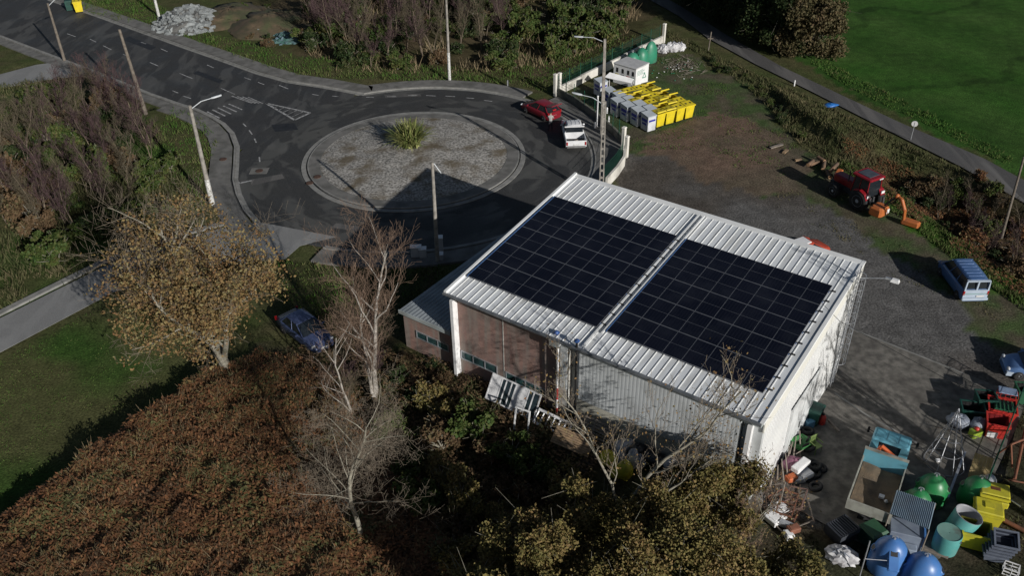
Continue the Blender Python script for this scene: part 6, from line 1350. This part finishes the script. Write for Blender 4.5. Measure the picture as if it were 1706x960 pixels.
for k, (px, py, h, rad, n, lab) in enumerate([
    (855, 1045, 6.5, 2.5, 22000, 'yellow-olive tree at the left end of the leafy row along the bottom'), (940, 1090, 6.6, 2.8, 21000, 'olive tree whose top shows at the bottom edge below the fallen bare branch'),
    (1020, 1060, 5.6, 2.5, 16000, 'olive-brown tree around the foot of the bare many-stemmed tree'), (1120, 1060, 5.6, 2.6, 17000, 'dense olive tree right of the bare many-stemmed tree'),
    (1225, 1070, 5.2, 2.5, 15000, 'yellowish tree below the white corner pilaster'), (1290, 1030, 3.6, 2.0, 8000, 'low olive tree beside the scrap pile at the bottom'),
    (1085, 925, 4.8, 2.0, 11000, 'small leafy tree close under the grey corrugated wall'), (1190, 915, 4.5, 1.9, 11000, 'bright yellow-tinted shrubby tree below the grey wall corner'),
    (950, 925, 4.2, 2.0, 10000, 'brown-tinted small tree in front of the dark undergrowth'), (1140, 905, 4.0, 1.6, 8000, 'slim yellow-green tree between the two shrubby trees by the grey wall'), (1030, 915, 3.7, 1.7, 8000, 'small round tree hiding the foot of the bare many-stemmed tree')]):
    leafy('leafy_tree', lab, 'tree', gz(px, py), 100+k, h, rad, l_olive, int(n*1.35), .09)
# undergrowth bushes in the dark hollow, each its own
sh = {}
def bush(kind, px, py, sc, label, group, seed=0, name='bush', cat='bush'):
    P_ = gz(px, py)
    spec = {'green': (l_green, 3200, .13), 'brown': (l_brn, 2400, .12), 'olive': (l_olive, 3200, .11), 'rust': (l_rust, 2600, .12), 'dark': (l_dark, 3200, .14), 'tan': (l_tan, 2200, .13)}[kind]
    v = seed % 2; key = (kind, v)
    if key not in sh: sh[key] = leafy(name, label, cat, P_, 300+len(sh), 1.6, 1.25, spec[0], spec[1], spec[2], group, lumps=11, low=.1, crown='leaves'); sh[key].scale = (sc*1.1, sc, sc)
    else: dup(sh[key], P_, seed*1.7, label, group, (sc*(1+.2*math.sin(seed*3)), sc, sc*(1+.25*math.cos(seed*5))))
rg = random.Random(9)
def scatter(poly, n, seed, mind=0):
    rg = random.Random(seed); xs = [p[0] for p in poly]; ys = [p[1] for p in poly]; out = []; tries = 0
    wp2 = px_poly(poly)
    xs = [p[0] for p in wp2]; ys = [p[1] for p in wp2]
    while len(out) < n and tries < n*60:
        tries += 1; x = rg.uniform(min(xs), max(xs)); y = rg.uniform(min(ys), max(ys))
        if pip(np.array([x]), np.array([y]), wp2)[0] and all(math.hypot(x-a, y-b) > mind for a, b in out): out.append((x, y))
    return out
def px_of(x, y): return proj((x, y, 0))
GR = {'soil': ('low bushes round the soil heaps', 'low bush growing at the soil heaps near the rubble', [(350, 20), (480, 10), (520, 70), (450, 85), (380, 60)], 12, ['green', 'brown', 'dark'], .3, .6, 1.5),
      'dark_hollow': ('bushes in the shaded hollow by the warehouse', 'shaded low bush in the hollow left of the brick front', [(640, 720), (720, 680), (820, 740), (940, 800), (930, 900), (760, 960), (700, 850)], 24, ['green', 'brown', 'olive'], .7, 1.1, 1.6),
      'thicket_left': ('gorse and bramble bushes of the left thicket', 'green bush in the left thicket under the purple saplings', [(-60, 190), (90, 150), (170, 180), (235, 215), (300, 300), (300, 380), (210, 420), (60, 470), (-80, 520)], 52, ['green', 'green', 'dark', 'green', 'brown'], .8, 1.4, 1.6),
      'thicket_top': ('scrub bushes of the top thicket', 'scrub bush in the thicket north of the roundabout', [(500, 75), (560, 118), (740, 122), (860, 120), (930, 108), (1040, 66), (1060, 30), (1000, -60), (500, -60)], 110, ['green', 'dark', 'green', 'green', 'dark', 'green', 'brown', 'green', 'dark', 'green', 'green'], .9, 1.6, 1.8),
      'ditch': ('scrub bushes in the ditch by the country road', 'brownish scrub bush in the ditch below the country road', [(1470, 285), (1540, 290), (1640, 300), (1706, 330), (1706, 465), (1590, 378)], 30, ['brown', 'green', 'rust', 'dark', 'brown'], .45, .95, 1.3),
      'ridge': ('brambles on the low bank of the bin yard', 'bramble clump on the low bank along the bin yard', [(1165, 92), (1210, 108), (1262, 140), (1305, 178), (1345, 238), (1330, 248), (1290, 190), (1245, 150), (1180, 112)], 16, ['green', 'dark', 'green'], .25, .42, .9),
      'wallfoot': ('bushes at the foot of the annexe', 'low bush at the annexe foot', [(640, 600), (700, 600), (760, 640), (700, 680), (640, 660)], 9, ['dark', 'brown'], .35, .55, 1.5)}
cnt = 0
for g, (grp, lab, poly, n, kinds, s0, s1, md) in GR.items():
    for x, y in scatter(poly, n, 50+cnt, md):
        cnt += 1; px, py = px_of(x, y); bush(kinds[cnt % len(kinds)], px, py, rg.uniform(s0, s1), lab, grp, cnt)
# single hedge bushes
bush('brown', 540, 700, .8, 'rust bush at the top of the bracken slope', 'bracken slope bushes', 3)
# saplings with purple twig haze
sp = []
def sapling(px, py, sc, label, group, k):
    P_ = gz(px, py)
    if k % 4 >= len(sp):
        t = make_tree('birch_sapling', label, 'sapling', P_, 400+k, stemy, [twp, twb2][k % 2], h=5.6, r=.06, levels=4, kids=(14, 8, 6), spread=.78, up=.38, first=.3, ratio=.38, stems=2, wob=.09, minr=.007, group=group, thick=0, seglen=.6); t.scale = (sc,)*3; sp.append(t)
    else: dup(sp[k % 4], P_, k*2.1, label, group, (sc, sc, sc*(1+.15*math.sin(k))))
k = 0
for grp, lab, poly, n, s0, s1, md in (('purple-twigged saplings of the left thicket', 'bare purple-brown sapling in the left thicket', [(-80, 230), (60, 190), (130, 195), (200, 225), (262, 235), (280, 300), (210, 370), (90, 400), (-80, 430)], 52, .6, .95, 1.2),
        ('purple-twigged saplings beside the utility pole', 'bare sapling crowding the bare weathered pole', [(110, 150), (160, 150), (230, 195), (240, 225), (180, 215), (120, 190)], 16, .6, .85, .9),
        ('bare saplings of the top thicket', 'bare sapling with pale stem in the thicket north of the roundabout', [(505, 90), (560, 110), (690, 112), (730, 100), (840, 90), (840, -50), (505, -60)], 95, .75, 1.25, 1.1),
        ('bare saplings in the ditch', 'thin bare sapling in the ditch by the country road', [(1560, 300), (1640, 310), (1706, 340), (1706, 470), (1640, 420), (1570, 350)], 14, .4, .65, 1.2),
        ('bare saplings below the oak', 'reddish bare sapling between the oak and the birch', [(560, 600), (610, 580), (650, 610), (630, 690), (560, 690)], 8, .5, .75, .8)):
    for x, y in scatter(poly, n, 500+k, md): px, py = px_of(x, y); sapling(px, py, random.Random(k).uniform(s0, s1), lab, grp, k); k += 1
# dark dense trees at the upper right
for k, (px, py, h, rad, kind, lab) in enumerate([(1345, 92, 7.0, 3.6, 1, 'brown-green tree at the near end of the dark row beside the field'), (1300, 78, 8.5, 4.0, 0, 'dark dense tree second from the near end of the row beside the field'), (1255, 55, 8.5, 4.2, 0, 'dark dense tree third in the row between road and field'), (1215, 35, 8.5, 4.0, 0, 'dark dense tree fourth in the row, overhanging the country road'), (1180, 12, 8.0, 4.0, 0, 'dark dense tree at the top edge over the country road'), (1290, 30, 9.5, 4.4, 0, 'tall dark tree on the field side of the row'), (1240, 0, 9.5, 4.6, 0, 'tall dark tree at the top edge behind the row'), (1140, -25, 8.0, 4.0, 0, 'dark tree at the top edge left of the row')]):
    leafy('dense_tree', lab, 'tree', gz(px, py), 700+k, h, rad, l_brn2 if kind else l_dark, 34000, .17, lumps=38, low=.12)
# off-frame trees that shade the hollow and the far left
for k, (x, y, h, rad) in enumerate([(.2, 20.5, 7.6, 2.4)]):
    leafy('leafy_tree', ['tallest leafy tree at the bottom edge left of the middle', 'broad leafy tree cut by the bottom edge near the middle'][k], 'tree', (x, y, 0), 140+k, h, rad, l_olive, 17000, .13, lumps=20, low=.35)
# flax plant on the island
flax = leafmat('flax_leaf', (.10, .15, .035), (.20, .22, .07), (.30, .29, .12), 2); p = G(684, 250); rs = np.random.RandomState(5); V = []; Fq_ = []
rg = random.Random(5)
for k in range(520):
    a = rg.uniform(0, 6.283); tilt = rg.uniform(.05, 1.5); l = rg.uniform(1.5, 2.3); w_ = rg.uniform(.05, .085); n = 5; x0, y0 = rg.gauss(0, .25), rg.gauss(0, .25); px_, py_, pz_ = x0, y0, 0.; ci, si = math.cos(a), math.sin(a); th_ = tilt*.5
    b0 = len(V)
    for j in range(n+1):
        ww_ = w_*(1-(j/n)**2*.9); V += [(px_-si*ww_, py_+ci*ww_, pz_), (px_+si*ww_, py_-ci*ww_, pz_)]
        px_ += ci*math.sin(th_)*l/n; py_ += si*math.sin(th_)*l/n; pz_ += math.cos(th_)*l/n; th_ += tilt*.2
    for j in range(n): q = b0+2*j; Fq_.append((q, q+1, q+3, q+2))
t = thing('flax_plant', 'spiky yellow-green flax plant on the gravel roundabout island', 'plant', (p.x, p.y, .42)); t.scale = (1.15, 1.15, 1.1); npmesh('leaves', np.array(V), np.array(Fq_), flax, parent=t); MB().blob((0, 0, -.05), .4, .4, .2, 10, 5, .1).build('root_clump', twb, t)
# ------------------------------------------------------------ ground cover as stuff
def cover(name, label, cat, polys, dens, mat, h=(.15, .35), w=.05, seed=1, kind='blade', excl=None, patch=None, cap=260000):
    rs = np.random.RandomState(seed); Vs = []
    for poly in polys:
        wp2 = np.array(px_poly(poly)); a = 0
        x0, y0 = wp2.min(0); x1, y1 = wp2.max(0); n = int(min(cap, (x1-x0)*(y1-y0)*dens)); x = rs.uniform(x0, x1, n); y = rs.uniform(y0, y1, n); m = pip(x, y, [tuple(q) for q in wp2])
        if patch: m &= fbm(x, y, patch[0], seed) > patch[1]
        if excl is not None:
            for e in excl: m &= ~pip(x, y, e)
        m &= (np.hypot(x-CX, y-CY) > RO+2.1) | (np.hypot(x-CX, y-CY) < 8.1)
        Vs.append(np.stack([x[m], y[m]], -1))
    P = np.concatenate(Vs); n = len(P); z = hgt(P[:, 0], P[:, 1])
    hh = rs.uniform(h[0], h[1], n)*(.45+1.1*np.clip((fbm(P[:, 0], P[:, 1], .8, 77, 2)-.25)*2, 0, 1)**1.3); a = rs.uniform(0, 6.283, n); lean = rs.normal(0, .35, (n, 2))*hh[:, None]
    B = np.stack([P[:, 0], P[:, 1], z-.03], -1); Tp = B+np.stack([lean[:, 0], lean[:, 1], hh], -1); si = np.stack([np.cos(a), np.sin(a), np.zeros(n)], -1)*w*rs.uniform(.6, 1.3, n)[:, None]
    if kind == 'blade': V = np.stack([B-si, B+si, Tp+si*.15, Tp-si*.15], 1).reshape(-1, 3)
    else:
        fr = np.stack([np.cos(a+1.57), np.sin(a+1.57), np.zeros(n)], -1); M1 = B+np.stack([np.zeros(n), np.zeros(n), hh], -1); E = M1+fr*rs.uniform(.12, .32, n)[:, None]+np.stack([np.zeros(n), np.zeros(n), rs.uniform(-.16, .1, n)], -1); mid = (M1+E)/2; V = np.stack([M1, mid+si, E, mid-si], 1).reshape(-1, 3)
    o = npmesh(name, V, np.arange(n*4).reshape(-1, 4), mat); return tag(o, label, cat, kind='stuff')
g_green = leafmat('grass_green', (.035, .095, .013), (.06, .105, .02), (.10, .10, .04), .25, .9); g_dull = leafmat('grass_dull', (.045, .06, .02), (.075, .075, .032), (.12, .10, .055), .3, .9); g_bank = leafmat('grass_bank', (.045, .11, .016), (.075, .12, .028), (.10, .10, .04), .3, .9)
excl = [ROAD1, LANE, SIDE, ROAD2]
BR = [(-120, 960), (0, 874), (60, 838), (140, 784), (215, 735), (318, 655), (370, 628), (430, 590), (500, 600), (560, 640), (640, 720), (720, 850), (800, 1000), (800, 1080), (-120, 1080)]
cover('bracken', 'rust-brown bracken covering the raised slope at the lower left', 'bracken', [BR], 330, l_rust, (.12, .5), .05, 1, 'frond')
cover('bracken', 'second layer of dull bracken and dead stems on the slope', 'bracken', [BR], 80, l_tan, (.25, .7), .02, 2, 'blade', patch=(3, .45))
cover('bracken', 'green regrowth among the rust bracken', 'bracken', [BR], 200, g_dull, (.2, .6), .03, 4, 'blade', patch=(4, .49))
cover('bracken', 'rust undergrowth between the oak, the birch and the annexe', 'bracken', [[(440, 600), (500, 585), (640, 590), (770, 625), (900, 690), (1000, 760), (960, 960), (760, 1000), (640, 720)]], 60, l_brn, (.1, .5), .06, 5, 'frond')
cover('grass', 'green verge grass around the roads and the roundabout', 'grass', [[(130, 20), (300, 60), (420, 105), (500, 128), (700, 135), (860, 140), (925, 158), (1060, 60), (900, 60), (800, 115), (500, 95), (330, 50), (220, -20), (140, -20)], [(288, 180), (340, 200), (365, 240), (362, 330), (330, 350), (240, 250)], [(430, 440), (520, 420), (620, 450), (760, 440), (800, 420), (740, 480), (660, 520), (560, 540), (470, 520)]], 26, g_green, (.12, .32), .05, 11, excl=excl)
cover('grass', 'short tufted grass of the lawn between lane and bracken', 'grass', [[(0, 600), (195, 495), (330, 470), (380, 600), (320, 640), (0, 860), (-120, 900), (-120, 680)]], 60, g_green, (.03, .10), .03, 12, excl=excl)
cover('grass', 'bright green grass along the crest of the ditch bank', 'grass', [[(1400, 266), (1466, 300), (1586, 388), (1703, 466), (1800, 530), (1800, 590), (1706, 520), (1600, 442), (1500, 362), (1400, 300)]], 200, g_bank, (.10, .28), .04, 13)
cover('grass', 'rough mixed grass on the slope between bin yard and country road', 'grass', [[(1110, 50), (1190, 90), (1340, 160), (1500, 235), (1640, 300), (1500, 300), (1400, 290), (1330, 240), (1280, 180), (1200, 110), (1110, 62)]], 55, g_dull, (.12, .4), .05, 14, excl=excl)
cover('grass', 'green strip of grass on the field side of the country road', 'grass', [[(1350, 105), (1420, 150), (1560, 215), (1680, 275), (1690, 262), (1560, 195), (1430, 130), (1360, 90)]], 40, g_green, (.1, .25), .05, 15, excl=excl)
cover('grass', 'thin grass patches on the bin yard ground', 'grass', [[(945, 160), (1100, 78), (1180, 110), (1260, 150), (1330, 245), (1290, 330), (1180, 250), (1050, 250), (1040, 240)]], 34, g_green, (.05, .14), .04, 16, patch=(3, .5))
cover('grass', 'grass patches along the yard side of the ditch bank', 'grass', [[(1270, 320), (1400, 310), (1500, 400), (1560, 450), (1690, 520), (1706, 560), (1600, 500), (1500, 470), (1400, 400), (1300, 350)]], 40, g_dull, (.04, .12), .04, 17, patch=(2, .48))
cover('grass', 'weeds growing in the gravel of the roundabout island', 'weeds', [[(520, 290), (560, 260), (640, 290), (640, 340), (560, 325)], [(560, 310), (700, 345), (800, 320), (860, 275), (840, 240), (815, 300), (700, 330), (640, 320)]], 40, g_dull, (.04, .14), .045, 18, patch=(1.6, .55))
cover('dry_grass', 'tan dead grass and stems in the top thicket', 'dead grass', [[(500, 80), (560, 120), (740, 125), (930, 110), (1050, 60), (1080, 0), (1000, -60), (500, -60)]], 9, l_tan, (.4, 1.2), .045, 19, patch=(4, .47))
cover('dry_grass', 'dead stems and grass of the left thicket', 'dead grass', [[(-60, 150), (100, 130), (260, 205), (320, 330), (310, 390), (170, 450), (0, 530), (-60, 560)]], 35, g_dull, (.2, .7), .045, 20, patch=(3, .42))
cover('grass', 'green undergrowth in the shaded hollow', 'undergrowth', [[(560, 640), (700, 610), (900, 700), (1000, 780), (960, 980), (760, 980), (640, 760)]], 60, g_dull, (.1, .45), .05, 21, patch=(2, .45))
cover('grass', 'rough weeds and dirt clumps beyond the green fence and round the bottle banks', 'weeds', [[(1712, 660), (1690, 730), (1645, 815), (1600, 900), (1500, 940), (1390, 900), (1300, 880), (1250, 980), (1760, 1000), (1800, 700)]], 50, g_dull, (.04, .22), .045, 23, patch=(1.5, .45))
cover('fallen_leaves', 'brown fallen leaves and litter in the ditch and its slope', 'leaves', [[(1400, 240), (1500, 260), (1706, 340), (1706, 500), (1560, 395), (1430, 300)]], 110, l_rust, (.02, .3), .05, 22, 'frond', patch=(2.5, .45))
